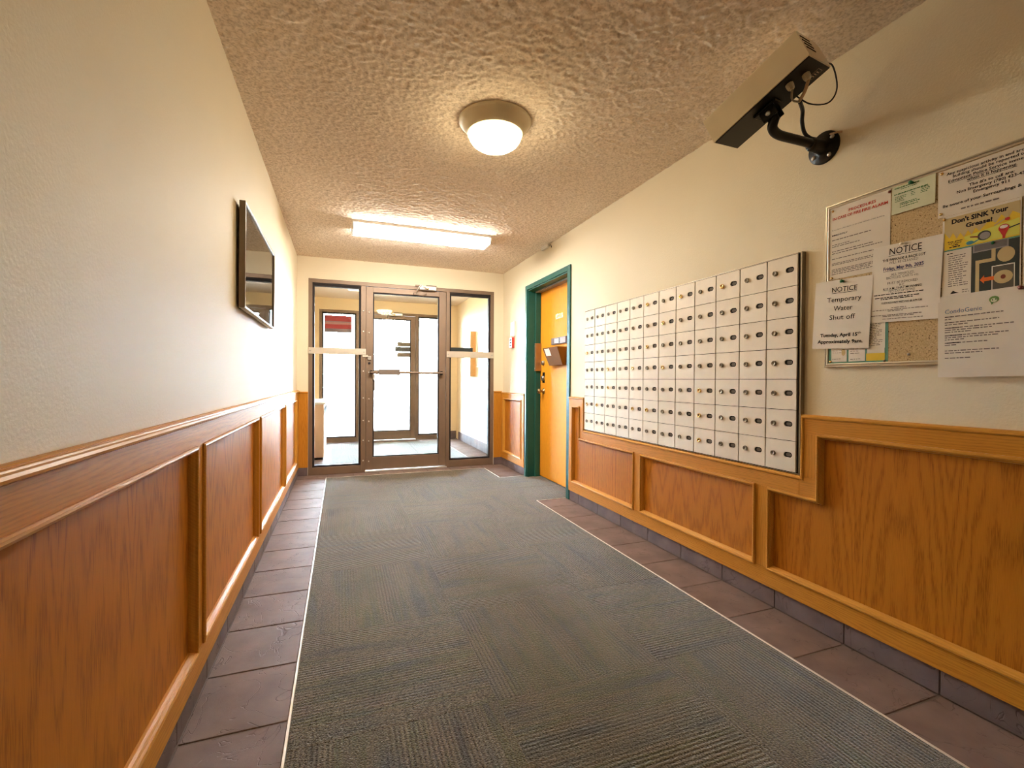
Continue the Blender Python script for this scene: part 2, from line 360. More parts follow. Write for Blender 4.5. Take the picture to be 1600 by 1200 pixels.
# popcorn ceiling: real lumps
def popcorn(x0, x1, y0, y1, st, amp):
    nx, ny = int((x1 - x0) / st), int((y1 - y0) / st)
    g = rng.random((ny, nx)); 
    def blur(a, k):
        for ax in (0, 1):
            a = sum(np.roll(a, i, ax) for i in range(-k, k + 1)) / (2 * k + 1)
        return a
    f = blur(g, 1); f = (f - f.mean()) / f.std()
    z = H - np.clip((f + 1.2) * amp, 0.0, amp * 4) - 0.0005
    X, Y = np.meshgrid(np.linspace(x0, x1, nx), np.linspace(y0, y1, ny))
    z[0, :] = z[-1, :] = H - 0.001
    co = np.stack([X, Y, z], -1).reshape(-1, 3)
    i = np.arange(nx * ny).reshape(ny, nx)
    q = np.stack([i[:-1, :-1], i[1:, :-1], i[1:, 1:], i[:-1, 1:]], -1).reshape(-1, 4)
    me = bpy.data.meshes.new('popcorn'); me.vertices.add(len(co)); me.vertices.foreach_set('co', co.ravel())
    me.loops.add(q.size); me.loops.foreach_set('vertex_index', q.ravel()); me.polygons.add(len(q))
    me.polygons.foreach_set('loop_start', np.arange(0, q.size, 4)); me.polygons.foreach_set('use_smooth', np.ones(len(q), bool)); me.update(calc_edges=True)
    me.materials.append(CEIL); return me
ceil = struct(MB().box(-0.12, W + 0.3, YB, VY + 0.3, H + 0.0005, H + 0.12).build('ceiling', CEIL))
for (a0, a1, c0, c1, st) in ((0, W, -0.8, D, 0.0065),):
    o = bpy.data.objects.new('popcorn_texture', popcorn(a0, a1, c0, c1, st, 0.0015)); C.objects.link(o); o.parent = ceil; o.location = -ORG['ceiling'] ; o['kind'] = 'stuff'

# ------------------------------------------------------------------ floor
floor = struct(MB().box(-0.12, VW + 0.25, YB, VY + 0.02, -0.12, -0.012).build('floor', CONC))
ORG[floor.name] = ORG['floor']
def rect_piece(name, m, x0, x1, y0, y1, z0, z1, bev, parent=floor):
    return MB().box(x0, x1, y0, y1, z0, z1).build(name, m, parent, bevel=bev)
MB().box(0, 0.31, YB, D, -0.012, -0.003).box(0.31, 2.11, D - 0.22, D + 0.62, -0.012, -0.003).box(2.11, W, YB, DY0 + 0.005, -0.012, -0.003).box(2.11, W, 4.835, D, -0.012, -0.003) \
    .box(0, 0.31, D, VY, -0.012, -0.003).box(2.11, VW, D, VY, -0.012, -0.003).box(0.31, 2.11, 8.15, VY, -0.012, -0.003).build('grout', GROUTD, floor)
g = 0.004
YJ = [1.601 + 0.3243 * k for k in range(-12, 12)]
YL = [y for y in YJ if y > YB + 0.05]
for a, c in zip(YL, YL[1:] + [5.415]): rect_piece('floor_tile', TILE, 0.012, 0.303, a + g, c - g, -0.009, 0.0, 0.002)
rect_piece('floor_tile', TILE, 0.012, 0.318, 5.415 + g, 5.612, -0.009, 0, 0.002)
XB = [0.322, 0.59, 0.87, 1.145, 1.42, 1.70, 1.975, 2.105]
for a, c in zip(XB, XB[1:]): rect_piece('floor_tile', TILE, a + g, c - g, 5.418 + g, 5.612, -0.009, 0, 0.002)
YR = [0.976 + 0.3243 * k for k in range(-10, 9)]; YR = [y for y in YR if y > YB + 0.05 and y < 3.7] + [3.803]
for a, c in zip(YR, YR[1:]): rect_piece('floor_tile', TILE, 2.112, 2.395, a + g, c - g, -0.009, 0, 0.002)
for a, c in zip((4.84, 5.13, 5.418), (5.13, 5.418, 5.612)): rect_piece('floor_tile', TILE, 2.112, 2.395, a + g, c - g, -0.009, 0, 0.002)
# vestibule tiles
k = D + 0.13
VYJ = [k + 0.305 * i for i in range(9)]
for a, c in zip(VYJ, VYJ[1:]):
    rect_piece('floor_tile', TILE, 0.012, 0.308, a + g, c - g, -0.009, 0, 0.002)
    rect_piece('floor_tile', TILE, 2.125, 2.448, a + g, c - g, -0.009, 0, 0.002)
for i in range(6):
    x = 0.318 + i * 0.3
    rect_piece('floor_tile', TILE, x + g, x + 0.3 - g, k + g, k + 0.235 - g, -0.009, 0, 0.002); rect_piece('floor_tile', TILE, x + g, x + 0.3 - g, k + 0.235 + g, 6.222, -0.009, 0, 0.002)
    rect_piece('floor_tile', TILE, x + g, x + 0.3 - g, 8.16, 8.345, -0.009, 0, 0.002)
# carpet tiles laid quarter-turned
XC = [0.314, 0.955, 1.61, 2.100]
YC = [5.410, 4.76, 4.10, 3.42, 2.765, 2.095, 1.465, 0.81, 0.155, -0.5, -1.15, -1.8, YB + 0.01]
for j in range(len(YC) - 1):
    for i in range(3):
        rect_piece('carpet_tile', CARPET[(i + j) % 2], XC[i] + 0.0002, XC[i + 1] - 0.0002, YC[j + 1] + 0.0002, YC[j] - 0.0002, -0.010, 0.002, 0.0005)
for j, (a, c) in enumerate(((4.835, 4.30), (4.30, 3.81))): rect_piece('carpet_tile', CARPET[(j + 1) % 2], 2.1004, 2.57, c + 0.0004, a - 0.0004, -0.010, 0.002, 0.0015)
for j in range(3):
    for i in range(3):
        xs = [0.322, 0.93, 1.53, 2.112]; ys = [8.15, 7.55, 6.9, 6.232]
        rect_piece('carpet_tile', CARPET[(i + j) % 2], xs[i] + 0.0004, xs[i + 1] - 0.0004, ys[j + 1], ys[j] - 0.0008, -0.010, 0.002, 0.0015)
# pale metal edge strips round the carpet
for (x0, x1, y0, y1) in ((0.304, 0.3125, YB + 0.01, 5.418), (0.3125, 2.103, 5.4115, 5.418), (2.1015, 2.110, YB + 0.01, 3.806), (2.110, W, 3.8035, 3.8085), (2.1015, 2.110, 4.836, 5.418), (2.110, W, 4.8355, 4.8405), (0.3135, 0.3205, 6.224, 8.157), (2.1135, 2.1215, 6.224, 8.157), (0.3205, 2.1135, 6.224, 6.231), (0.3205, 2.1135, 8.151, 8.157)):
    MB().box(x0, x1, y0, y1, -0.008, 0.0032).build('edge_strip', ALUP, floor, bevel=0.001)

# base tiles
def base(name, frame, runs, h=0.092, t=0.010, mirror=False):
    bo = struct(empty(name, FR[frame](runs[0][0], 0, 0)))
    for a, c in runs:
        MB(frame).box(a + 0.002, c - 0.002, 0.001, h, 0, t).build('base_tile', BASET, bo, bevel=0.002)
    MB(frame).box(min(r[0] for r in runs), max(r[1] for r in runs), 0, h - 0.003, 0, t - 0.005).build('grout', GROUTD, bo) if len(runs) > 1 else None
    return bo
base('baseboard_left', 'L', list(zip(YL, YL[1:] + [5.606])))
YRr = [y for y in YR]; 
base('baseboard_right', 'R', [(-c, -a) for a, c in zip(YRr, YRr[1:-1] + [3.738])])
base('baseboard_right.001', 'R', [(-5.13, -4.845), (-5.418, -5.13), (-5.606, -5.418)])
base('baseboard_back', 'B', [(0.0, 0.114)]); base('baseboard_back.001', 'B', [(2.284, W)])
RV = lambda u, v, w: (VW - w, -u, v)
FR['RV'] = RV
base('baseboard_vestibule_right', 'RV', [(-c, -a) for a, c in zip(VYJ[:-1], VYJ[1:])], 0.14)
base('baseboard_vestibule_left', 'L', [(a, c) for a, c in zip(VYJ[:-1], VYJ[1:])], 0.14)
base('baseboard_vestibule_back', 'V', [(2.305, VW - 0.01)], 0.14)

# ------------------------------------------------------------------ oak wainscot
BEAD = [(-0.007, 0.019), (-0.007, 0.0245), (-0.004, 0.0285), (0.001, 0.0295), (0.006, 0.027), (0.008, 0.021), (0.012, 0.0165), (0.0155, 0.010), (0.017, 0.003), (0.017, 0.001), (-0.002, 0.001)]
CAPP = [(0.0, 0.001), (0.0, 0.013), (0.003, 0.018), (0.005, 0.023), (0.008, 0.025), (0.010, 0.030), (0.015, 0.034), (0.020, 0.033), (0.023, 0.028), (0.024, 0.0205), (0.024, 0.001)]
CAPS = [(0.0, 0.001), (0.0, 0.016), (0.003, 0.022), (0.007, 0.026), (0.012, 0.026), (0.016, 0.0235), (0.018, 0.0195), (0.018, 0.001)]
FT = 0.020
def wains(name, frame, rails, stiles, panels, cap, capprof, railmat=OAKR):
    t = struct(empty(name, FR[frame](rails[0][0], 0.09, 0)))
    for r in rails: MB(frame).box(*r, 0.0, FT).build('rail', railmat, t, bevel=0.0008)
    for s_ in stiles: MB(frame).box(*s_, 0.0, FT - 0.0003).build('stile', OAKS, t, bevel=0.0008)
    for poly in panels:
        MB(frame).prism(poly, 0.0, 0.003).build('panel', OAKV, t)
        MB(frame).sweep(poly, BEAD, True).build('panel_moulding', OAKM, t)
    for path in cap: MB(frame).sweep(path, capprof, False).build('cap_moulding', OAKM, t)
    return t
def rect(a0, a1, b0, b1): return [(a0, b0), (a1, b0), (a1, b1), (a0, b1)]
# left wall
ZB, ZT, ZC = 0.185, 0.850, 0.953
ed = [(-2.25, -1.33), (-1.24, -0.42), (-0.33, 0.56), (0.65, 1.75), (1.835, 2.925), (3.02, 4.215), (4.31, 5.34)]
st = [(YB, ed[0][0])] + [(ed[i][1], ed[i + 1][0]) for i in range(len(ed) - 1)] + [(ed[-1][1], D)]
wains('trim_1', 'L', [(YB, D, 0.092, ZB), (YB, D, ZT, ZC - 0.002)], [(a, c, ZB, ZT) for a, c in st], [rect(a, c, ZB, ZT) for a, c in ed], [[(D, ZC), (YB, ZC)]], CAPP)
# right wall, near part with the step round the mailboxes
ZT, ZC, ZM = 0.847, 0.933, 0.657
Y2 = -0.45; u = lambda y: -y
rails = [(u(3.737), u(YB), 0.092, 0.180), (u(3.737), u(3.462), ZT, ZC - 0.002), (u(3.462), u(1.497), 0.572, ZM), (u(1.497), u(1.412), 0.562, ZM),
         (u(1.497), u(YB), ZT, ZC - 0.002)]
stiles = [(u(3.737), u(3.672), 0.18, ZT), (u(3.545), u(3.462), 0.572, ZT), (u(2.75), u(2.667), 0.18, 0.572), (u(1.735), u(1.654), 0.18, 0.572),
          (u(1.497), u(1.412), ZM, ZT), (u(0.36), u(0.27), 0.18, ZT), (u(-0.75), u(-0.84), 0.18, ZT), (u(-1.9), u(YB), 0.18, ZT)]
P1 = [(u(3.672), 0.18), (u(2.75), 0.18), (u(2.75), 0.572), (u(3.545), 0.572), (u(3.545), ZT), (u(3.672), ZT)]
P2 = rect(u(2.667), u(1.735), 0.18, 0.569)
P3 = [(u(1.654), 0.18), (u(0.36), 0.18), (u(0.36), ZT), (u(1.412), ZT), (u(1.412), 0.565), (u(1.654), 0.565)]
P4 = rect(u(0.27), u(-0.75), 0.18, ZT); P5 = rect(u(-0.84), u(-1.9), 0.18, ZT)
wains('trim_2', 'R', rails, stiles, [P1, P2, P3, P4, P5], [[(u(YB), ZC), (u(1.495), ZC), (u(1.495), ZM), (u(3.464), ZM), (u(3.464), ZC), (u(3.737), ZC)]], CAPS)
# right wall between the oak door and the entrance
wains('trim_3', 'R', [(u(D - 0.001), u(4.838), 0.092, 0.178), (u(D - 0.001), u(4.838), 0.845, 0.922)], [(u(D - 0.001), u(5.53), 0.178, 0.845), (u(4.925), u(4.838), 0.178, 0.845)],
      [rect(u(5.53), u(4.925), 0.178, 0.845)], [[(u(4.838), 0.924), (u(D - 0.001), 0.924)]], CAPS)
for nm, a, c in (('trim_4', 0.02, 0.114), ('trim_5', 2.284, W - 0.02)):
    t = struct(empty(nm, (a, D, 0.09)))
    MB('B').box(a, c, 0.092, 0.925, 0, 0.012).build('panel', OAKS, t, bevel=0.0008)
    MB('B').sweep([(c, 0.935), (a, 0.935)], [(q, w_ * 0.7) for q, w_ in CAPS], False).build('cap_moulding', OAKX, t)

# ------------------------------------------------------------------ storefronts
def storefront(nm, fr, x, ztop, zglass_t, zdt, sillz=0.083, hand=True):
    """x = (outer l, glass l, mullion l, leaf l, door glass l, door glass r, leaf r, mullion r, light r l, light r r, outer r)"""
    xl, gl, ml, ll, dl, dr, lr, mr, rl, rg, xr = x
    t = struct(empty(nm, FR[fr]((xl + xr) / 2, 0, -0.05)))
    dep = -0.10
    MB(fr).box(xl, xr, zdt, ztop, dep, 0).build('header', BRONZE, t, bevel=0.002)
    MB(fr).box(xl, gl, 0, zdt, dep, 0).build('jamb', BRONZE, t, bevel=0.002)
    MB(fr).box(rg, xr, 0, zdt, dep, 0).build('jamb', BRONZE, t, bevel=0.002)
    MB(fr).box(ml, ll - 0.002, 0, zdt, dep, 0.002).build('mullion', BRONZE, t, bevel=0.002)
    MB(fr).box(lr + 0.002, rl, 0, zdt, dep, 0.002).build('mullion', BRONZE, t, bevel=0.002)
    for a, c in ((gl, ml), (rl, rg)):
        MB(fr).box(a, c, 0, sillz, dep, 0).build('sill', BRONZE, t, bevel=0.002)
        MB(fr).sweep(rect(a, c, sillz, zglass_t if zglass_t < zdt else zdt), [(0, -0.07), (0, -0.016), (0.020, -0.016), (0.020, -0.07)], True).build('glazing_bead', BRONZED, t)
        MB(fr).box(a + 0.004, c - 0.004, sillz + 0.004, zdt - 0.004, -0.051, -0.045).build('glass_pane', GLASS, t)
    if zglass_t < zdt:
        for a, c in ((gl, ml), (rl, rg)): MB(fr).box(a, c, zglass_t, zdt, dep, -0.004).build('top_rail', BRONZED, t)
    leaf = MB(fr).box(ll, dl, 0.022, zdt - 0.004, -0.055, -0.006).box(dr, lr, 0.022, zdt - 0.004, -0.055, -0.006).box(dl, dr, 0.022, 0.168, -0.055, -0.006).box(dl, dr, zdt - 0.065, zdt - 0.004, -0.055, -0.006).build('door_leaf', BRONZE, t, bevel=0.002)
    MB(fr).box(dl + 0.002, dr - 0.002, 0.17, zdt - 0.067, -0.034, -0.028).build('glass_pane', GLASS, leaf)
    MB(fr).sweep(rect(dl, dr, 0.168, zdt - 0.065), [(0, -0.05), (0, -0.014), (0.013, -0.014), (0.013, -0.05)], True).build('glazing_bead', BRONZED, leaf)
    MB(fr).box(ll - 0.01, lr + 0.01, 0.0, 0.018, -0.11, 0.035).build('threshold', ALU, t, bevel=0.003)
    return t, leaf
door1, leaf1 = storefront('door_1', 'B', (0.116, 0.158, 0.672, 0.729, 0.806, 1.583, 1.666, 1.668, 1.712, 2.238, 2.282), 2.198, 2.14, 2.155)
door2, leaf2 = storefront('door_2', 'V', (0.116, 0.160, 0.700, 0.757, 0.845, 1.622, 1.705, 1.707, 1.752, 2.256, 2.30), 2.245, 2.20, 2.20)
# guard bars across the side lights
for a, c, z0, z1 in ((0.118, 0.728, 1.358, 1.430), (1.674, 2.276, 1.352, 1.428)):
    gb = MB('B').box(a, c, z0, z1, 0.004, 0.012).build('guard_bar', ALUP, door1, bevel=0.0015)
    for x in (a + 0.018, c - 0.022): MB('B').lathe([(0.0075, 0), (0.0075, 0.002), (0.004, 0.004), (0.001, 0.0042)], (x, (z0 + z1) / 2, 0.012), 2, 12).build('screw', STEEL, gb)
MB('B').box(0.69, 0.75, 1.333, 1.358, 0.004, 0.010).build('guard_bar_end', ALUP, door1, bevel=0.001)
# two rows of bright bolts down the latch side
for z in (0.135, 0.37, 0.60, 0.86, 1.17, 1.63, 1.865):
    for x, par in ((0.700, door1), (0.762, leaf1)):
        MB('B').lathe([(0.0085, -0.006), (0.0085, 0.002), (0.005, 0.0045), (0.0008, 0.005)], (x, z + (0 if par is door1 else -0.012), 0), 2, 10).build('bolt', ALU, par)
# latch, lock and push bar on the door leaf
def push_bar(fr, leaf, a, c, z, p0, p1):
    pb = MB(fr).tube([(a, z, 0.045), (c, z, 0.045)], 0.0125, 12).build('push_bar', BRONZE, leaf)
    MB(fr).box(p0, p1, z - 0.030, z + 0.036, 0.028, 0.066).build('push_pad', plain('grey_brown_plastic', (0.16, 0.125, 0.10), 0.6), pb, bevel=0.006, seg=2)
    for x in (a + 0.012, c - 0.012): MB(fr).box(x - 0.014, x + 0.014, z - 0.022, z + 0.022, -0.006, 0.050).build('bracket', BLACK, pb, bevel=0.003)
push_bar('B', leaf1, 0.775, 1.615, 1.158, 0.866, 1.108)
push_bar('V', leaf2, 0.79, 1.66, 1.20, 0.96, 1.20)
MB('B').box(0.748, 0.785, 1.300, 1.348, -0.006, 0.008).build('lock_plate', ALU, leaf1, bevel=0.002)
MB('B').lathe([(0.013, -0.006), (0.013, 0.004), (0.010, 0.006), (0.001, 0.006)], (0.766, 1.265, 0), 2, 16).build('lock_cylinder', BRONZED, leaf1)
MB('B').box(0.806, 0.826, 1.075, 1.135, -0.02, 0.012).build('latch_bracket', ALU, leaf1, bevel=0.002)
MB('B').box(0.802, 0.830, 0.945, 1.070, -0.055, -0.02).build('pull_handle', BRONZE, leaf1, bevel=0.003)
def closer(fr, t, x0, x1, z0, z1, dz):
    cb = MB(fr).box(x0 + 0.035, x1, z0, z1, 0.002, 0.060).build('door_closer', ALU, t, bevel=0.008, seg=2)
    MB(fr).box(x0 - 0.005, x0 + 0.05, z0 + 0.045, z1 + 0.016, 0.002, 0.02).build('mounting_plate', BRONZE, cb, bevel=0.001)
    MB(fr).box(x0 + 0.12, x1 + 0.005, z1 - 0.002, z1 + 0.014, 0.002, 0.04).build('mounting_plate', BRONZE, cb, bevel=0.004)
    xm = x0 + 0.12
    MB(fr).lathe([(0.013, 0), (0.013, 0.03), (0.009, 0.033), (0.001, 0.033)], (x0 + 0.13, z0 + 0.012, 0.060), 2, 12).build('pivot', BRASS, cb)
    MB(fr).tube([(x0 + 0.13, z0 + 0.006, 0.082), (x0 + 0.045, z0 + 0.050, 0.105), (x0 + 0.005, z0 - 0.02, 0.06)], 0.0075, 8).build('closer_arm', ALU, cb)
    MB(fr).tube([(x0 + 0.045, z0 + 0.050, 0.105), (x0 + 0.02, z0 - 0.005, 0.06), (x0 + 0.0, z0 - 0.045, 0.015)], 0.0075, 8).build('closer_arm', ALU, cb)
    MB(fr).box(x0 - 0.025, x0 + 0.03, z0 - 0.058, z0 - 0.034, -0.006, 0.02).build('arm_shoe', BRONZE, cb, bevel=0.003)
    MB(fr).tube([(x0 + 0.13, z0 - 0.035, 0.005), (x0 + 0.085, z0 - 0.062, 0.005)], 0.008, 8).build('door_stop', BRONZE, cb)
closer('B', door1, 1.295, 1.535, 2.148, 2.196, 0)
closer('V', door2, 1.20, 1.47, 2.185, 2.235, 0)

# ------------------------------------------------------------------ teal framed oak door
d3 = struct(empty('door_3', (W, 4.29, 0)))
ft = 0.0135
MB('R').box(-4.833, -4.783, 0, 2.128, 0.0, ft).build('frame_side', TEAL, d3, bevel=0.002)
MB('R').box(-3.802, -3.745, 0, 2.128, 0.0, ft).build('frame_side', TEAL, d3, bevel=0.002)
MB('R').box(-4.783, -3.802, 2.080, 2.128, 0.0, ft).build('frame_head', TEAL, d3, bevel=0.002)
for a, c in ((-4.785, -4.770), (-3.815, -3.800)):
    MB('R').box(a, c, 0, 2.08, -0.22, 0.0).build('jamb_lining', TEAL, d3)
MB('R').box(-4.785, -3.80, 2.068, 2.085, -0.22, 0.0).build('head_lining', TEAL, d3)
MB('R').box(-4.770, -4.754, 0, 2.068, -0.145, -0.085).build('door_stop', TEAL, d3, bevel=0.001)
MB('R').box(-3.831, -3.815, 0, 2.068, -0.145, -0.085).build('door_stop', TEAL, d3, bevel=0.001)
MB('R').box(-4.770, -3.815, 2.050, 2.068, -0.145, -0.085).build('door_stop', plain('grey_seal', (0.22, 0.19, 0.15), 0.5), d3, bevel=0.001)
dl3 = MB('R').box(-4.768, -3.817, 0.012, 2.064, -0.195, -0.15).build('door_leaf', OAKD, d3, bevel=0.0015)
npl = MB('DO').box(-4.375, -4.205, 1.712, 1.765, 0, 0.003).build('number_plate', BRASS, dl3, bevel=0.001)
MB('DO').box(-4.345, -4.30, 1.726, 1.752, 0.003, 0.0034).box(-4.29, -4.275, 1.726, 1.752, 0.003, 0.0034).box(-4.262, -4.235, 1.726, 1.752, 0.003, 0.0034).build('engraving', plain('dull_brass', (0.5, 0.33, 0.1), 0.5, 0.6), npl)
gp = MB('R').box(-4.792, -4.742, 1.180, 1.490, -0.152, -0.078).build('lock_guard', plain('bronze_plate', (0.36, 0.25, 0.15), 0.35, 0.7), d3, bevel=0.002)
for z in (1.21, 1.33, 1.46): MB('R').lathe([(0.006, 0), (0.005, 0.003), (0.001, 0.004)], (-4.757, z, -0.078), 2, 10).build('screw', STEEL, gp)
for z, r in ((1.268, 0.027), (1.100, 0.030)):
    lk = MB('DO').lathe([(r, 0), (r, 0.006), (r * 0.86, 0.022), (r * 0.6, 0.024), (0.001, 0.024)], (-4.675, z, 0), 2, 20).build('deadbolt', STEEL, dl3)
    MB('DO').box(-4.677, -4.673, z - 0.010, z + 0.010, 0.0238, 0.0248).build('keyway', DARK, lk)
MB('DO').box(-4.70, -4.645, 1.05, 1.165, 0, 0.004).build('lock_plate', BLACK, dl3, bevel=0.001)
kb = MB('DO').lathe([(0.032, 0), (0.032, 0.005), (0.013, 0.012), (0.012, 0.034), (0.024, 0.042), (0.028, 0.056), (0.024, 0.068), (0.012, 0.072), (0.001, 0.0725)], (-4.672, 0.958, 0), 2, 24).build('knob', plain('bronze_knob', (0.42, 0.30, 0.17), 0.3, 0.9), dl3)
MB('DO').lathe([(0.006, 0.0725), (0.006, 0.074), (0.001, 0.0742)], (-4.672, 0.958, 0), 2, 12).build('keyway', DARK, kb)
# sign and letter pocket fixed to the door
t = thing('door_sign', FR['DO'](-4.28, 1.452, 0), 'grey metal sign holder with white label above the pocket on the oak door', 'sign')
MB('DO').box(-4.45, -4.11, 1.450, 1.520, 0, 0.018).build('holder', plain('grey_brown_metal', (0.16, 0.12, 0.10), 0.55, spec=0.2), t, bevel=0.003)
MB('DO').box(-4.37, -4.275, 1.464, 1.508, 0.018, 0.0195).build('name_label', PAPERW, t)
MB('DO').box(-4.268, -4.24, 1.462, 1.510, 0.018, 0.0192).build('slider', BLACK, t)
MB('DO').box(-4.235, -4.118, 1.456, 1.514, 0.018, 0.0188).build('plate', plain('pale_metal', (0.42, 0.38, 0.38), 0.6, spec=0.2), t)
t = thing('letter_pocket', FR['DO'](-4.28, 1.232, 0), 'smoky brown plastic wall pocket with a white label, hanging on the oak door', 'pocket')
def pk(v, fr0): return [(fr0, v)]
bk = MB('DO'); bk.box(-4.45, -4.11, 1.232, 1.415, 0.0, 0.004); bk.build('back_panel', SMOKE, t, bevel=0.001)
b = MB('DO'); z0, z1 = 1.232, 1.412; n0, n1 = 0.045, 0.115; a, c = -4.455, -4.105
b.add([(a + 0.02, z0, n0), (c - 0.02, z0, n0), (c, z1, n1), (a, z1, n1), (a + 0.02, z0 + 0.004, n0 - 0.005), (c - 0.02, z0 + 0.004, n0 - 0.005), (c, z1, n1 - 0.005), (a, z1, n1 - 0.005)],
      [(0, 1, 2, 3), (7, 6, 5, 4), (0, 4, 5, 1), (1, 5, 6, 2), (2, 6, 7, 3), (3, 7, 4, 0)]); b.build('front_panel', SMOKE, t)
for s_ in (a, c):
    q = 0.02 if s_ == a else -0.02; th = 0.003 if s_ == a else -0.003
    b = MB('DO'); b.add([(s_ + q, z0, 0), (s_ + q, z0, n0), (s_, z1, n1), (s_, z1, 0), (s_ + q + th, z0, 0), (s_ + q + th, z0, n0), (s_ + th, z1, n1), (s_ + th, z1, 0)],
        [(0, 1, 2, 3), (7, 6, 5, 4), (0, 4, 5, 1), (1, 5, 6, 2), (2, 6, 7, 3), (3, 7, 4, 0)]); b.build('side_panel', plain('amber_plastic', (0.22, 0.10, 0.03), 0.15), t)
MB('DO').box(a + 0.02, c - 0.02, z0, z0 + 0.004, 0, n0).build('bottom_panel', SMOKE, t)
b = MB('DO'); lv0, lv1 = 0.55, 0.95
def fp(uu_, f_, off): return (uu_, z0 + (z1 - z0) * f_, n0 + (n1 - n0) * f_ + off)
b.add([fp(-4.42, lv0, 0.0008), fp(-4.30, lv0, 0.0008), fp(-4.30, lv1, 0.0008), fp(-4.42, lv1, 0.0008)], [(0, 1, 2, 3)]); b.build('paper_label', PAPERW, t)

# ------------------------------------------------------------------ ceiling lights
t = thing('dome_light', (1.215, 2.33, H), 'round flush ceiling light with glowing white dome and beige pan', 'ceiling light')
MB().lathe([(0.182, 0.0), (0.190, 0.004), (0.191, 0.012), (0.184, 0.018), (0.176, 0.022), (0.158, 0.050), (0.147, 0.072), (0.140, 0.074), (0.130, 0.060), (0.10, 0.05), (0.001, 0.05)], (1.215, 2.33, H), 2, 56, -1).build('pan', PAN, t)
MB().lathe([(0.138, 0.062), (0.139, 0.076), (0.134, 0.096), (0.120, 0.116), (0.096, 0.133), (0.064, 0.145), (0.030, 0.150), (0.001, 0.151)], (1.215, 2.33, H), 2, 48, -1).build('glass_dome', LENS_D, t)
t = thing('strip_light', (1.165, 4.29, H), 'long rectangular fluorescent ceiling fitting with wraparound white lens, before the entrance', 'ceiling light')
MB().box(0.545, 1.785, 4.165, 4.42, H - 0.026, H - 0.001).build('body', ENAM, t, bevel=0.002)
b = MB(); prof = [(4.172, H - 0.022), (4.172, H - 0.052), (4.185, H - 0.076), (4.40, H - 0.076), (4.413, H - 0.052), (4.413, H - 0.022)]
b.rings([[(x, y, z) for y, z in prof] for x in (0.556, 1.774)], True, False); b.build('lens', LENS_F, t)
for x in (0.543, 1.774): 
    b = MB(); pr = [(4.166, H - 0.02), (4.166, H - 0.054), (4.182, H - 0.081), (4.403, H - 0.081), (4.419, H - 0.054), (4.419, H - 0.02)]
    b.rings([[(xx, y, z) for y, z in pr] for xx in (x, x + 0.013)], True, False); b.build('end_cap', ENAM, t)
t = thing('fill_dome_light', (1.20, -1.2, H), 'added fill light shaped as a round ceiling light, unseen behind the viewer', 'ceiling light')  # added fill lamp, unseen, dressed as a second dome fitting
MB().lathe([(0.182, 0.0), (0.190, 0.004), (0.191, 0.012), (0.176, 0.022), (0.147, 0.072), (0.140, 0.074), (0.10, 0.05), (0.001, 0.05)], (1.20, -1.2, H), 2, 40, -1).build('pan', PAN, t)
MB().lathe([(0.138, 0.062), (0.139, 0.076), (0.134, 0.098), (0.120, 0.122), (0.096, 0.142), (0.064, 0.156), (0.001, 0.163)], (1.20, -1.2, H), 2, 32, -1).build('glass_dome', LENS_FILL, t)
t = thing('dome_light.002', (1.25, 6.9, H), 'small round ceiling light inside the vestibule beyond the glass', 'ceiling light')
MB().lathe([(0.15, 0.0), (0.15, 0.02), (0.13, 0.03), (0.001, 0.03)], (1.25, 6.9, H), 2, 32, -1).build('pan', PAN, t)
MB().lathe([(0.128, 0.028), (0.125, 0.05), (0.1, 0.08), (0.05, 0.095), (0.001, 0.098)], (1.25, 6.9, H), 2, 32, -1).build('glass_dome', LENS_V, t)

# ------------------------------------------------------------------ picture on the left wall
t = thing('picture', (0.012, 2.96, 1.41), 'wide framed picture behind reflecting glass, thin grey-brown frame, on cream wall', 'picture')
PU = lambda u, v, w: (w + 0.012 + (v - 1.41) * 0.006, u, v)
pa, pc, pz0, pz1 = 2.455, 3.46, 1.408, 1.905
fm = plain('picture_frame_metal', (0.20, 0.155, 0.11), 0.35, 0.5)
MB(PU).sweep(rect(pa, pc, pz0, pz1), [(0, 0.0), (0, 0.024), (0.002, 0.026), (0.009, 0.026), (0.012, 0.022), (0.012, 0.0)], True).build('frame', fm, t)
MB(PU).box(pa + 0.01, pc - 0.01, pz0 + 0.01, pz1 - 0.01, 0.001, 0.005).build('backing', DARK, t)
MB(PU).box(pa + 0.012, pc - 0.012, pz0 + 0.012, pz1 - 0.012, 0.005, 0.009).build('mat_board', plain('mat_board', (0.80, 0.74, 0.66), 0.8), t)
MB(PU).box(pa + 0.13, pc - 0.13, pz0 + 0.09, pz1 - 0.09, 0.009, 0.0105).build('print', plain('muted_print', (0.52, 0.49, 0.46), 0.8), t)
MB(PU).box(pa + 0.011, pc - 0.011, pz0 + 0.011, pz1 - 0.011, 0.016, 0.019).build('glass', PICG, t)

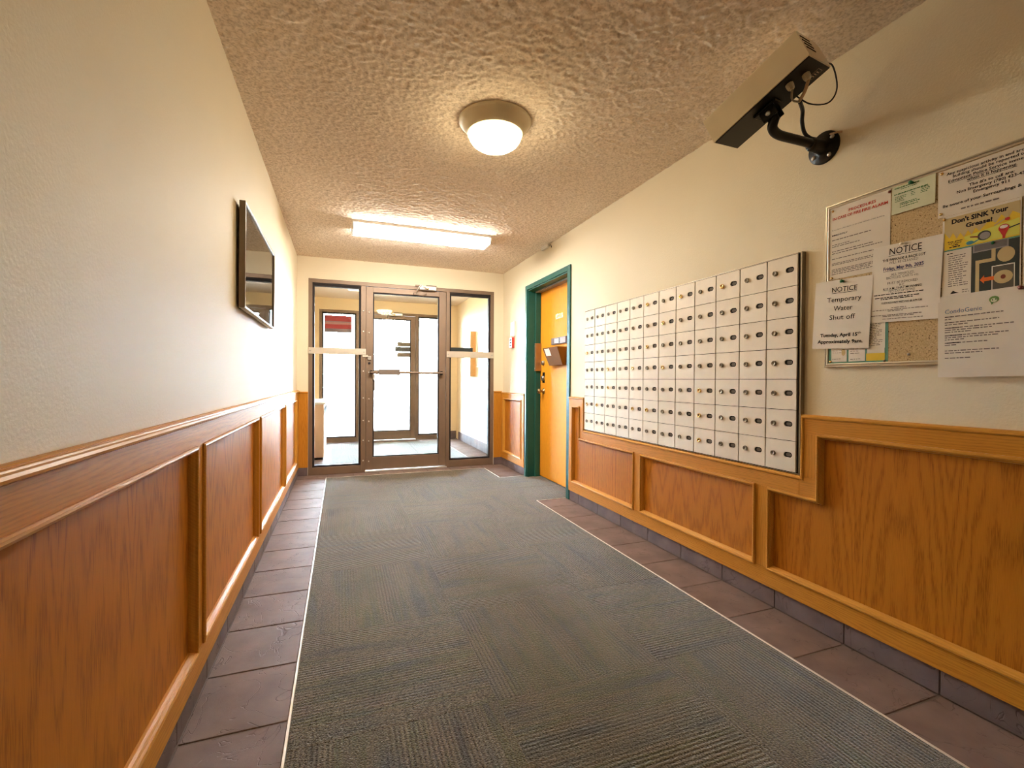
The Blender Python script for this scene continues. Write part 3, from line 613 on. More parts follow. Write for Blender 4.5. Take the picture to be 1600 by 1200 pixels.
# ------------------------------------------------------------------ mailboxes
def pill(cx, cz, rx, rz, n=7):
    pts = []
    for s_ in (1, -1):
        for i in range(n):
            a = -pi / 2 + pi * i / (n - 1) if s_ == 1 else pi / 2 + pi * i / (n - 1)
            pts.append((cx + s_ * (rx - rz) + rz * math.cos(a), cz + rz * math.sin(a)))
    return pts
CW, RH, MZ0 = 0.1618, 0.14135, 0.6665
dw, dh = CW - 0.0062, RH - 0.0026
def door_mesh():
    me = bpy.data.meshes.new('mailbox_door'); bm = bmesh.new()
    out = [(-dw / 2, -dh / 2), (dw / 2, -dh / 2), (dw / 2, dh / 2), (-dw / 2, dh / 2)]
    hol = pill(0.0395, 0.006, 0.0215, 0.0122)
    def tf(u_, v_, w_): return (-w_, -u_, v_)
    lo = [bm.verts.new(tf(*p, 0.0)) for p in out]; lh = [bm.verts.new(tf(*p, 0.0)) for p in hol]
    e = [bm.edges.new((l[i], l[(i + 1) % len(l)])) for l in (lo, lh) for i in range(len(l))]
    bmesh.ops.triangle_fill(bm, edges=e, use_beauty=True)
    for f in bm.faces: f.normal_update()
    bk = []
    for l, off in ((lo, -0.008), (lh, -0.007)):
        b2 = [bm.verts.new(v_.co + Vector((-off, 0, 0))) for v_ in l]
        for i in range(len(l)): bm.faces.new((l[i], l[(i + 1) % len(l)], b2[(i + 1) % len(l)], b2[i]))
        bk.append(b2)
    bmesh.ops.recalc_face_normals(bm, faces=bm.faces)
    bm.to_mesh(me); bm.free(); me.materials.append(MAIL); return me
DOORM = door_mesh()
LOC = lambda u_, v_, w_: (-w_, -u_, v_)
def proto(f):
    o = f; C.objects.unlink(o); return o.data
b = MB(LOC).lathe([(0.0118, -0.002), (0.0118, 0.007), (0.0108, 0.0084), (0.0086, 0.0084), (0.0078, 0.0066), (0.0006, 0.0066)], (0, 0, 0), 2, 16); b.k = 1; b.box(-0.0011, 0.0011, -0.0055, 0.0055, 0.0060, 0.0069)
LOCK_D = proto(b.build('lock_mesh', [LOCKM, DARK], origin=(0, 0, 0)))
b = MB(LOC).lathe([(0.0118, -0.002), (0.0118, 0.007), (0.0108, 0.0084), (0.0086, 0.0084), (0.0078, 0.0066), (0.0006, 0.0066)], (0, 0, 0), 2, 16); b.k = 1; b.box(-0.0011, 0.0011, -0.0055, 0.0055, 0.0060, 0.0069)
LOCK_B = proto(b.build('lock_mesh', [BRASS, DARK], origin=(0, 0, 0)))
b = MB(LOC).prism(pill(0, 0, 0.0225, 0.0132), -0.008, -0.0035); b.k = 1; b.prism(pill(0.002, 0, 0.0135, 0.0072), -0.0036, -0.0028)
WINM = proto(b.build('window_mesh', [DARK, TICKET], origin=(0, 0, 0)))
bright = {(0, 5), (0, 7), (0, 9), (1, 6), (2, 0), (2, 5), (3, 2), (3, 4), (3, 6), (4, 2), (4, 8), (5, 4), (5, 5), (5, 8), (6, 8), (5, 0), (5, 1)}
for bank, (yf, yn, lab) in enumerate(((3.455, 2.484, 'bank of forty-two champagne metal mailboxes nearer the teal door'), (2.484, 1.513, 'bank of forty-two champagne metal mailboxes nearer the notice board'))):
    t = thing('mailbox_bank', (W, (yf + yn) / 2, MZ0 - 0.004), lab, 'mailboxes', 'mailboxes in the lobby wall')
    ORG[t.name] = np.array([W, (yf + yn) / 2, MZ0 - 0.004])
    MB('R').box(-yf, -yn, MZ0 - 0.003, MZ0 + 7 * RH + 0.003, 0, 0.012).build('carcass', DARK, t)
    MB('R').box(-yf, -yn, MZ0 + 7 * RH + 0.0005, MZ0 + 7 * RH + 0.005, 0, 0.0205).build('top_trim', MAILF, t)
    if bank == 1:
        MB('R').sweep([(-1.5105, MZ0 - 0.004), (-1.5105, MZ0 + 7 * RH + 0.005)], [(0.0, 0), (0.0, 0.012), (-0.004, 0.0125), (-0.006, 0.016), (-0.009, 0.020), (-0.012, 0.017), (-0.013, 0.022), (-0.0165, 0.022), (-0.0175, 0.0)], False).build('side_trim', MAILF, t)
    else:
        MB('R').box(-3.4585, -3.4552, MZ0 - 0.003, MZ0 + 7 * RH + 0.005, 0, 0.018).build('side_trim', MAILF, t)
    for c in range(6):
        for r in range(7):
            cy = yf - (c + 0.5) * CW; cz = MZ0 + (6 - r + 0.5) * RH
            o = bpy.data.objects.new('mailbox_door', DOORM); C.objects.link(o); o.parent = t
            og = np.array([W - 0.0205 - rng.uniform(0, 0.0008), cy, cz]); o.location = og - ORG[t.name]; ORG[o.name] = og
            l_ = bpy.data.objects.new('lock', LOCK_B if (r, c + bank * 6) in bright else LOCK_D); C.objects.link(l_); l_.parent = o; l_.location = (0, 0.0355, 0.004)
            l_.rotation_euler = (rng.uniform(-0.2, 0.2) if rng.random() < 0.7 else pi / 2, 0, 0)
            w_ = bpy.data.objects.new('number_window', WINM); C.objects.link(w_); w_.parent = o; w_.location = (0, -0.0395, 0.006)

# ------------------------------------------------------------------ notice board and its papers
def P(y): return -y
t = thing('notice_board', (W, 0.945, 1.14), 'cork notice board with thin aluminium frame, covered in pinned papers', 'notice board')
by0, by1, bz0, bz1 = 0.495, 1.394, 1.140, 1.823
MB('R').box(-by1 + 0.008, -by0 - 0.008, bz0 + 0.008, bz1 - 0.008, 0.001, 0.010).build('cork_sheet', CORK, t)
MB('R').sweep(rect(-by1, -by0, bz0, bz1), [(0, 0.0), (0, 0.013), (0.002, 0.0155), (0.006, 0.0155), (0.008, 0.0135), (0.012, 0.0145), (0.016, 0.0135), (0.017, 0.0102), (0.017, 0.0)], True).build('frame', plain('board_frame', (0.50, 0.45, 0.37), 0.35, 0.8), t)
def text_mesh(s, bold=0.0, shear=0.0, res=2):
    cu = bpy.data.curves.new('txt', 'FONT'); cu.body = s; cu.resolution_u = res; cu.offset = bold; cu.shear = shear
    ob = bpy.data.objects.new('txt', cu); me = bpy.data.meshes.new_from_object(ob)
    n = len(me.vertices); co = np.zeros(n * 3); me.vertices.foreach_get('co', co); co = co.reshape(-1, 3)
    fs = [list(p.vertices) for p in me.polygons]
    bpy.data.objects.remove(ob); bpy.data.curves.remove(cu); bpy.data.meshes.remove(me)
    return co, fs
class Sheet:
    """a sheet of paper on the right wall; a = left edge (u), top z, width, height; tilt in radians; w(u, v) bows the paper"""
    def __init__(s, name, label, y_left, z_top, wd, ht, w0, tilt=0.0, bow=0.0015, lift=0.0, m=PAPER, cat='notice', group='papers on the notice board', taper=0.0):
        s.c = Vector((-y_left, z_top)); s.wd, s.ht, s.w0, s.tl, s.bow, s.lift = wd, ht, w0, tilt, bow, lift
        nx, nz = 6, 8
        vs = []; fs = []
        for k in (0, 1):
            for j in range(nz + 1):
                for i in range(nx + 1):
                    vs.append(s.at(i / nx, j / nz, 0 if k else -0.00035))
        n = (nx + 1) * (nz + 1)
        for k in (0, 1):
            for j in range(nz):
                for i in range(nx):
                    q = [k * n + j * (nx + 1) + i, k * n + j * (nx + 1) + i + 1, k * n + (j + 1) * (nx + 1) + i + 1, k * n + (j + 1) * (nx + 1) + i]
                    fs.append(q if not k else q[::-1])
        ring = [i for i in range(nx + 1)] + [j * (nx + 1) + nx for j in range(1, nz + 1)] + [nz * (nx + 1) + i for i in range(nx - 1, -1, -1)] + [j * (nx + 1) for j in range(nz - 1, 0, -1)]
        for a, c in zip(ring, ring[1:] + ring[:1]): fs.append((a, c, c + n, a + n))
        b = MB('R'); b.add(vs, fs, False)
        s.o = tag(b.build(name, m, smooth=False), label, cat, group)
        s.inks = {}
    def at(s, a, bb, off):
        """a, bb in 0..1 from the top-left corner"""
        p = Vector((a * s.wd, -bb * s.ht))
        c_, s_ = math.cos(s.tl), math.sin(s.tl)
        x, z = p.x * c_ - p.y * s_, p.x * s_ + p.y * c_
        w = s.w0 + s.bow * math.sin(pi * bb) * (0.5 + 0.5 * a) + s.lift * bb * bb
        return (s.c.x + x, s.c.y + z, w + off)
    def mb(s, m):
        if m.name not in s.inks: s.inks[m.name] = (MB('R'), m)
        return s.inks[m.name][0]
    def text(s, st, cx, top, hgt, width=None, m=INK, bold=0.02, shear=0.0, al='C', rot=0.0, off=0.0006):
        """cx, top in 0..1 of the sheet; hgt = cap height in sheet heights; width in sheet widths"""
        co, fs = text_mesh(st, bold, shear)
        if not len(co): return
        sc = hgt * s.ht / 0.73
        w_ = co[:, 0].max() - co[:, 0].min(); kx = sc if width is None else width * s.wd / w_
        x = (co[:, 0] - co[:, 0].min()) * kx; y = co[:, 1] * sc
        if al == 'C': x = x - w_ * kx / 2
        if al == 'R': x = x - w_ * kx
        if rot: x, y = x * math.cos(rot) - y * math.sin(rot), x * math.sin(rot) + y * math.cos(rot)
        vs = [s.at(cx + xi / s.wd, top + hgt - yi / s.ht, off) for xi, yi in zip(x, y)]
        s.mb(m).add(vs, fs)
    def bar(s, x0, x1, y0, y1, m=INK, off=0.0006, slant=0.0):
        n = max(1, int((y1 - y0) / 0.2)); k = max(1, int((x1 - x0) / 0.25))
        for j in range(n):
            for i in range(k):
                a0, a1 = x0 + (x1 - x0) * i / k, x0 + (x1 - x0) * (i + 1) / k; c0, c1 = y0 + (y1 - y0) * j / n, y0 + (y1 - y0) * (j + 1) / n
                s.mb(m).add([s.at(a0, c1, off), s.at(a1, c1, off), s.at(a1, c0, off), s.at(a0, c0, off)], [(0, 1, 2, 3)])
    def poly(s, pts, m, off=0.0006): s.mb(m).add([s.at(a, c, off) for a, c in pts][::-1], [list(range(len(pts)))])
    def disc(s, cx, cy, rx, ry, m, off=0.0006, n=20, a0=0, a1=2 * pi): s.poly([(cx + rx * math.cos(a0 + (a1 - a0) * i / n), cy + ry * math.sin(a0 + (a1 - a0) * i / n)) for i in range(n)], m, off)
    def lines(s, x0, x1, ys, hgt, m=INKG, al='L', last=1.0, fill=0.9):
        """rows of print too small to read: word-long dashes"""
        for y in ys:
            x = x0; end = x0 + (x1 - x0) * random.uniform(min(last, 0.7), 1) if al == 'L' else x1
            if al == 'C': q = (x1 - x0) * random.uniform(0, 0.15); x, end = x0 + q, x1 - q
            while x < end - 0.01:
                w_ = random.uniform(0.02, 0.075)
                s.bar(x, min(x + w_, end), y, y + hgt, m); x += w_ + 0.012
    def done(s):
        for i, (nm, (b, m)) in enumerate(s.inks.items()):
            o = b.build('printing', m, s.o); o['kind'] = 'stuff'
        return s.o

# sheet with teal border, low left
s = Sheet('teal_border_sheet', 'sheet with a teal border and small pictures, half hidden behind the water shut off notice', 1.376, 1.440, 0.226, 0.288, 0.0108, bow=0.0, m=TEALP)
s.bar(0.045, 0.955, 0.03, 0.80, PAPERW, 0.0004); s.lines(0.55, 0.93, [0.40 + 0.022 * i for i in range(17)], 0.008)
s.bar(0.05, 0.33, 0.76, 0.965, PAPERW, 0.0006); s.bar(0.36, 0.64, 0.76, 0.965, PAPERW, 0.0006); s.bar(0.67, 0.95, 0.76, 0.965, PAPERW, 0.0006)
s.bar(0.66, 0.955, 0.865, 0.965, YEL, 0.0008); s.disc(0.27, 0.83, 0.035, 0.05, TANP, 0.0009); s.lines(0.07, 0.3, (0.80, 0.83, 0.92), 0.008); s.lines(0.39, 0.6, (0.79, 0.82, 0.85, 0.93), 0.008)
s.lines(0.7, 0.93, (0.885, 0.905, 0.93), 0.01, INKG); s.done()
# fire procedures
s = Sheet('fire_procedures_sheet', 'laminated fire alarm procedures sheet with red heading, top corner of the board', 1.379, 1.806, 0.232, 0.298, 0.0114, bow=0.0, m=PAPER)
s.text('PROCEDURES', 0.56, 0.07, 0.038, 0.44, INKR, 0.02); (s.text('IN CASE OF FIRE', 0.30, 0.135, 0.038, 0.48, INKR, 0.02), s.text('FIRE ALARM', 0.76, 0.135, 0.038, 0.40, INKR, 0.02))
s.text('If you hear a fire alarm or to leave balance of the Building', 0.05, 0.30, 0.016, 0.86, INKG, 0.01, al='L')
s.text('IMMEDIATELY', 0.05, 0.375, 0.018, 0.27, INK, 0.03, al='L')
s.lines(0.05, 0.93, (0.445,), 0.012); s.lines(0.05, 0.38, (0.515,), 0.010); s.lines(0.05, 0.6, (0.54,), 0.010)
s.lines(0.05, 0.95, (0.605, 0.635), 0.011); s.lines(0.05, 0.9, (0.71,), 0.011); s.lines(0.05, 0.95, (0.775, 0.795), 0.010); s.lines(0.05, 0.95, (0.86, 0.88, 0.90, 0.925), 0.010); s.done()
# pale green list
s = Sheet('contact_list_sheet', 'small pale green sheet with a printed list and one green pin', 1.142, 1.816, 0.136, 0.112, 0.0122, bow=0.001, lift=0.003, m=PAPERG)
s.lines(0.06, 0.88, (0.14,), 0.035, INKGR); s.lines(0.22, 0.75, (0.21,), 0.02, INKGR); s.lines(0.06, 0.88, (0.34,), 0.035, INKGR); s.lines(0.08, 0.36, (0.44, 0.49, 0.54, 0.59), 0.02, INKGR); s.lines(0.46, 0.58, (0.42, 0.47, 0.52), 0.02, INKGR); s.lines(0.68, 0.9, (0.38, 0.43, 0.48, 0.53), 0.02, INKGR); s.lines(0.2, 0.75, (0.68, 0.73, 0.80), 0.025, INKGR); s.done()
# suspicious activity
s = Sheet('suspicious_activity_notice', 'white notice in bold print about suspicious activity, top of the board', 0.9985, 1.803, 0.290, 0.158, 0.0124, bow=0.001, m=PAPER)
for x, wd_, bl, tx in ((0.49, 0.82, 0.125, 'Any suspicious activity in and around the'), (0.49, 0.70, 0.205, 'building should be reported to the'), (0.49, 0.78, 0.29, 'Edmonton Police Service immediately,'), (0.48, 0.42, 0.37, 'when it is happening.'), (0.48, 0.38, 0.495, "The #'s to call are:"), (0.49, 0.62, 0.575, 'Non Emergency (780) 423-4567'), (0.48, 0.30, 0.655, 'Emergency 911'), (0.46, 0.82, 0.80, 'Be aware of your Surroundings & Safety.')):
    s.text(tx, x, bl - 0.060, 0.060, wd_, INK, 0.018)
s.bar(0.10, 0.55, 0.305, 0.313, INK); s.bar(0.27, 0.69, 0.385, 0.393, INK); s.lines(0.22, 0.68, (0.90,), 0.03, INKG); s.done()
# another white sheet at the very edge
s = Sheet('plain_sheet', 'white sheet at the edge of the picture beside the grease poster', 0.783, 1.645, 0.21, 0.27, 0.0131, bow=0.001, m=PAPERW); s.lines(0.1, 0.9, [0.15 + 0.05 * i for i in range(12)], 0.012); s.done()
# grease poster
s = Sheet('grease_poster', 'yellow and dark poster about not sinking your grease', 0.984, 1.644, 0.197, 0.275, 0.0136, bow=0.0005, m=PAPER)
G = lambda a, c: (a, c)
s.bar(0.03, 0.985, 0.03, 0.42, YEL, 0.0003)
s.poly([(0.03, 0.03), (0.985, 0.03), (0.985, 0.18), (0.90, 0.13), (0.84, 0.21), (0.77, 0.14), (0.7, 0.22), (0.62, 0.17), (0.5, 0.27), (0.45, 0.22), (0.4, 0.29), (0.35, 0.23), (0.3, 0.30), (0.25, 0.24), (0.2, 0.30), (0.15, 0.22), (0.1, 0.28), (0.03, 0.2)], TANP, 0.0004)
s.poly([(0.30, 0.30), (0.98, 0.22), (0.98, 0.405), (0.30, 0.405), (0.36, 0.385), (0.30, 0.37), (0.37, 0.352), (0.31, 0.335)], LIME, 0.0005)
s.bar(0.03, 0.985, 0.42, 0.437, TEALP, 0.0006)
s.bar(0.03, 0.985, 0.437, 0.985, SLATEP, 0.0003); s.bar(0.03, 0.40, 0.437, 0.985, PAPER, 0.0005)
s.text("Don't SINK Your", 0.49, 0.055, 0.055, 0.72, INK, 0.04); s.text('Grease!', 0.49, 0.14, 0.05, 0.34, INK, 0.04)
s.disc(0.56, 0.335, 0.085, 0.055, SLATEP, 0.0009); s.disc(0.57, 0.338, 0.068, 0.042, GREYP, 0.0011); s.poly([(0.49, 0.345), (0.38, 0.325), (0.38, 0.312), (0.49, 0.328)], MAROON, 0.0009)
s.disc(0.80, 0.30, 0.065, 0.045, INKR, 0.0009); s.poly([(0.745, 0.32), (0.855, 0.32), (0.82, 0.385), (0.815, 0.415), (0.785, 0.415), (0.785, 0.385)], INKR, 0.0009); s.disc(0.80, 0.285, 0.05, 0.02, PAPER, 0.0011); s.poly([(0.86, 0.305), (0.985, 0.285), (0.985, 0.297), (0.86, 0.318)], SLATEP, 0.0009)
s.disc(0.38, 0.387, 0.05, 0.022, BLUEP, 0.0009); s.poly([(0.42, 0.385), (0.49, 0.365), (0.50, 0.372), (0.43, 0.4)], BLUEP, 0.0009); s.disc(0.84, 0.205, 0.03, 0.018, INKR, 0.0009); s.poly([(0.68, 0.24), (0.83, 0.185), (0.835, 0.197), (0.69, 0.255)], TANP, 0.0009)
s.text('Keep grease', 0.18, 0.315, 0.018, 0.20, INK, 0.02); s.text('out of your', 0.18, 0.338, 0.018, 0.18, INK, 0.02); s.text('sinks', 0.18, 0.361, 0.018, 0.09, INK, 0.02); s.lines(0.1, 0.25, (0.388,), 0.012, INK)
s.bar(0.42, 0.86, 0.425, 0.52, GREYP, 0.0007); s.bar(0.44, 0.84, 0.432, 0.505, plain('sink_print', (0.17, 0.16, 0.16), 0.7, spec=0.2), 0.0009)
s.bar(0.655, 0.705, 0.51, 0.635, TANP, 0.0008); s.bar(0.455, 0.705, 0.615, 0.655, TANP, 0.0008); s.bar(0.455, 0.505, 0.64, 0.985, TANP, 0.0008)
s.disc(0.83, 0.60, 0.105, 0.085, TANP, 0.0008); s.lines(0.76, 0.92, (0.555, 0.585, 0.61, 0.64), 0.012, INKG)
s.bar(0.66, 0.935, 0.71, 0.985, PAPERW, 0.0008); s.bar(0.672, 0.923, 0.722, 0.985, plain('photo_print', (0.10, 0.09, 0.07), 0.6), 0.0010); s.disc(0.80, 0.85, 0.115, 0.075, TANP, 0.0012); s.disc(0.80, 0.85, 0.03, 0.025, MAROON, 0.0014)
s.poly([(0.515, 0.85), (0.57, 0.80), (0.57, 0.828), (0.69, 0.828), (0.69, 0.872), (0.57, 0.872), (0.57, 0.90)], ORNG, 0.0016)
s.lines(0.07, 0.2, (0.465,), 0.010, INK); s.lines(0.09, 0.36, [0.50 + 0.026 * i for i in range(15)], 0.010, INKG); s.poly([(0.12, 0.965), (0.16, 0.93), (0.19, 0.945), (0.24, 0.965)], INK, 0.0007); s.lines(0.28, 0.38, (0.93, 0.955), 0.008, INKG); s.done()
# water shut off
s = Sheet('water_shut_off_notice', 'white notice reading temporary water shut off, overhanging the frame of the board', 1.432, 1.506, 0.231, 0.284, 0.0165, tilt=-0.045, bow=0.0015, lift=0.002, m=PAPERW)
for tx, x, tp, hg, wd_, bo in (('NOTICE', 0.535, 0.100, 0.075, 0.44, 0.0), ('Temporary', 0.535, 0.245, 0.072, 0.60, 0.0), ('Water', 0.53, 0.375, 0.072, 0.33, 0.0), ('Shut off', 0.525, 0.505, 0.072, 0.45, 0.0), ('Tuesday, April 15', 0.475, 0.775, 0.05, 0.66, 0.03), ('Approximately 9am.', 0.50, 0.870, 0.05, 0.80, 0.03)): s.text(tx, x, tp, hg, wd_, INK, bo)
s.text('th', 0.835, 0.765, 0.026, 0.06, INK, 0.02); s.bar(0.315, 0.755, 0.188, 0.194, INK); s.done()
# cleaning notice
s = Sheet('cleaning_notice', 'white notice about cleaning the parkade and back lot, pinned in the middle', 1.203, 1.597, 0.224, 0.289, 0.0152, tilt=-0.035, bow=0.002, m=PAPERW)
s.text('NOTICE', 0.49, 0.045, 0.088, 0.46, INK, 0.0); s.bar(0.25, 0.73, 0.146, 0.151, INK)
for tx, x, tp, hg, wd_, bo, mm in (('THE PARKADE & BACK LOT', 0.47, 0.178, 0.033, 0.62, 0.015, INK), ('WILL BE CLEANED', 0.47, 0.220, 0.033, 0.42, 0.0, INKG), ('Friday, May 9th, 2025', 0.47, 0.285, 0.045, 0.58, 0.02, INKN), ('ALL VEHICLES,', 0.47, 0.375, 0.032, 0.34, 0.0, INKG), ('BICYCLES, CARTS etc.', 0.47, 0.414, 0.032, 0.47, 0.0, INKG), ('MUST BE REMOVED', 0.47, 0.482, 0.032, 0.44, 0.0, INKG), ('BY', 0.47, 0.520, 0.028, 0.07, 0.0, INKG), ('8:15 A.M. THAT MORNING', 0.47, 0.555, 0.030, 0.56, 0.01, INK), ('NO EXCEPTIONS', 0.47, 0.592, 0.030, 0.38, 0.0, INKG)): s.text(tx, x, tp, hg, wd_, mm, bo)
s.bar(0.18, 0.76, 0.342, 0.346, INKN); s.bar(0.19, 0.41, 0.590, 0.593, INK)
s.lines(0.05, 0.93, (0.635,), 0.011, INK); s.lines(0.07, 0.9, (0.675,), 0.011, INK); s.lines(0.16, 0.8, (0.695,), 0.011, INK); s.text('THEN YOU MAY RETURN @ 2:00 P.M.', 0.47, 0.74, 0.018, 0.60, INK, 0.02); s.bar(0.17, 0.77, 0.763, 0.765, INK)
s.lines(0.33, 0.6, (0.815,), 0.009); s.lines(0.04, 0.94, (0.838,), 0.009); s.lines(0.28, 0.62, (0.855,), 0.009); s.lines(0.02, 0.96, (0.905,), 0.010); s.lines(0.2, 0.8, (0.922, 0.955), 0.009); s.done()
# CondoGenie letter
s = Sheet('letter_sheet', 'long white letter with a blue heading and round green emblem, hanging below the board', 0.993, 1.372, 0.222, 0.275, 0.0160, tilt=0.015, bow=0.0025, lift=0.003, m=PAPER)
s.text('CondoGenie', 0.09, 0.165, 0.055, 0.44, INKB, 0.0, al='L')
s.disc(0.66, 0.115, 0.055, 0.038, plain('leaf_green_print', (0.17, 0.33, 0.08), 0.6), 0.0006); s.disc(0.66, 0.125, 0.036, 0.024, PAPERG, 0.0009); s.poly([(0.62, 0.14), (0.66, 0.15), (0.635, 0.175)], plain('leaf_green_dark', (0.08, 0.2, 0.05), 0.6), 0.0007); s.disc(0.645, 0.12, 0.008, 0.008, INKGR, 0.0012); s.disc(0.68, 0.115, 0.008, 0.008, INKGR, 0.0012)
ys = [0.255, 0.285, 0.325, 0.352, 0.392, 0.418, 0.444, 0.484, 0.510, 0.536, 0.576, 0.602, 0.672, 0.700, 0.762]
en = [0.88, 0.2, 0.9, 0.42, 0.92, 0.76, 0.42, 0.92, 0.92, 0.36, 0.80, 0.26, 0.88, 0.72, 0.5]
for y, e_ in zip(ys, en): s.lines(0.09, e_, (y,), 0.012, INKG, last=0.98)
s.bar(0.09, 0.20, 0.255, 0.268, INK); s.bar(0.09, 0.18, 0.325, 0.337, INK); s.bar(0.09, 0.27, 0.392, 0.405, INK); s.bar(0.09, 0.30, 0.484, 0.497, INK); s.bar(0.09, 0.27, 0.576, 0.588, INK); s.done()
# push pins and tacks
def pin(y, z, w, m, label, r=0.0052, flat=False):
    pr = [(r * 0.9, 0), (r, 0.0012), (r * 0.8, 0.003), (r * 0.4, 0.0042), (0.0003, 0.0045)] if not flat else [(r * 0.7, 0), (r * 0.75, 0.002), (r * 0.45, 0.003), (r * 0.42, 0.008), (r * 0.9, 0.009), (r * 0.95, 0.011), (0.0003, 0.0115)]
    tag(MB('R').lathe(pr, (-y, z, w), 2, 14).build('push_pin', m), label, 'pin', 'pins on the notice board')
for a in ((0.988, 1.795, 0.0126, BRASS, 'brass tack in the upper corner of the suspicious activity notice'), (0.989, 1.657, 0.0128, BRASS, 'brass tack in the lower corner of the suspicious activity notice'),
          (0.979, 1.635, 0.0138, BRASS, 'brass tack in the upper corner of the grease poster'), (1.365, 1.794, 0.0116, BRASS, 'brass tack in the upper left corner of the fire procedures sheet'),
          (1.151, 1.796, 0.0116, MAROON, 'dark tack in the upper right corner of the fire procedures sheet'), (1.366, 1.514, 0.0116, BRASS, 'brass tack in the lower corner of the fire procedures sheet'),
          (1.368, 1.164, 0.0112, BRASS, 'brass tack in the lower left corner of the teal bordered sheet'), (1.161, 1.160, 0.0112, LOCKM, 'dull tack in the lower right corner of the teal bordered sheet'),
          (1.082, 1.181, 0.0102, STEEL, 'silver tack alone in the bare cork at the bottom of the board')): pin(*a)
pin(1.077, 1.801, 0.0130, GREENP, 'green push pin at the top of the pale green sheet', 0.007, True)
pin(1.316, 1.492, 0.0175, GREENP, 'green push pin at the top of the water shut off notice', 0.007, True)
pin(1.102, 1.588, 0.0160, CLEARP, 'clear push pin at the top of the cleaning notice', 0.006, True)
pin(0.782, 1.367, 0.0168, MAROON, 'dark red push pin at the top of the letter', 0.007, True)
pin(0.852, 1.522, 0.0150, GREENP, 'dark pin in the middle of the grease poster', 0.005)

# ------------------------------------------------------------------ security camera
cf0, cyw, cpt, crl, cL, cw, ch = 0.487, -0.202, -0.381, 0.175, 0.406, 0.185, 0.114
cM = Vector((2.067, 1.403, 2.180))
ca = Vector((math.sin(cyw) * math.cos(cpt), math.cos(cyw) * math.cos(cpt), math.sin(cpt)))
cr_ = Vector((math.cos(cyw), -math.sin(cyw), 0)); cu_ = cr_.cross(ca)
cR = math.cos(crl) * cr_ + math.sin(crl) * cu_; cU = -math.sin(crl) * cr_ + math.cos(crl) * cu_
def CA(x, y, z): p = cM + cR * x + ca * y + cU * z; return (p.x, p.y, p.z)   # x across, y forward, z up out of the bottom plate
t = thing('security_camera', (W, 1.414, 2.09), 'boxy cream security camera with black underside on a black wall bracket', 'camera')
yf_, yb_ = cL * cf0, -cL * (1 - cf0); hw = cw / 2
hs = MB(CA)
hs.rings([[(-hw, y, 0), (hw, y, 0), (hw, y, ch * 0.85), (hw - 0.02, y, ch), (-hw + 0.004, y, ch), (-hw, y, ch - 0.004)] for y in (yb_ - 0.0, yf_)], True, False)
hs.build('housing', CAMW, t, bevel=0.002)
MB(CA).box(-hw + 0.003, hw - 0.003, yb_ + 0.004, yf_ - 0.003, -0.0035, 0.0005).build('bottom_plate', BLACK, t, bevel=0.001)
for i in range(4): MB(CA).box(-hw + 0.02, 0.005, yb_ - 0.0012, yb_ + 0.001, 0.040 + 0.017 * i, 0.046 + 0.017 * i).build('vent_slot', DARK, t)
MB(CA).lathe([(0.03, 0), (0.03, 0.004), (0.027, 0.005), (0.001, 0.005)], (0.0, yf_, 0.055), 1, 24).build('lens_window', BLACK, t)
mt = MB(CA).box(-0.035, 0.035, -0.045, 0.05, -0.012, -0.0035).build('mount_shoe', BLACK, t, bevel=0.003)
MB(CA).box(-0.030, -0.022, -0.03, 0.03, -0.055, -0.010).build('cheek', BLACK, mt, bevel=0.002)
MB(CA).box(0.022, 0.030, -0.03, 0.03, -0.055, -0.010).build('cheek', BLACK, mt, bevel=0.002)
MB(CA).lathe([(0.011, 0), (0.011, 0.006), (0.006, 0.010), (0.001, 0.010)], (-0.030, 0.0, -0.034), 0, 14, -1).build('clamp_bolt', STEEL, mt)
MB(CA).lathe([(0.014, -0.02), (0.016, 0.0), (0.016, 0.016), (0.010, 0.02), (0.001, 0.02)], (0.030, 0.0, -0.034), 0, 14).build('clamp_knob', BLACK, mt)
js = Vector(CA(0, 0, -0.036)); k1 = js - cU * 0.045
path = [tuple(Vector(CA(0, 0, -0.022))), tuple(js), tuple(js.lerp(k1, 0.55))]
el = Vector((2.107, 1.414, 2.092)); st_ = Vector(path[-1])
ctrl = Vector((st_.x - 0.004, 1.412, 2.094))
for i in range(1, 9):
    q = i / 8; path.append(tuple((1 - q) ** 2 * st_ + 2 * q * (1 - q) * ctrl + q * q * Vector((2.155, 1.414, 2.090))))
path += [(2.25, 1.414, 2.090), (2.34, 1.414, 2.090)]
MB().tube(path, 0.0185, 16).build('arm', BLACK, t)
fl = MB('R').lathe([(0.068, 0), (0.068, 0.006), (0.064, 0.009), (0.030, 0.012), (0.0275, 0.018), (0.026, 0.075), (0.0225, 0.085), (0.001, 0.085)], (-1.414, 2.085, 0), 2, 36).build('wall_flange', BLACK, t)
for a in (35, 125, 215, 305): MB('R').lathe([(0.0095, 0.008), (0.0095, 0.012), (0.006, 0.015), (0.001, 0.0155)], (-1.414 + 0.05 * math.cos(math.radians(a)), 2.085 + 0.05 * math.sin(math.radians(a)), 0), 2, 12).build('screw', STEEL, fl)
MB('R').tube([(-1.375, 2.122, 0.02), (-1.355, 2.118, 0.02), (-1.335, 2.116, 0.004)], 0.004, 8).build('cable_stub', plain('bare_wire_cover', (0.55, 0.36, 0.22), 0.5), fl)
MB().lathe([(0.0205, -0.004), (0.022, -0.003), (0.022, 0.003), (0.0205, 0.004)], (2.325, 1.414, 2.090), 0, 16).build('cable_tie', RUBBER, t)
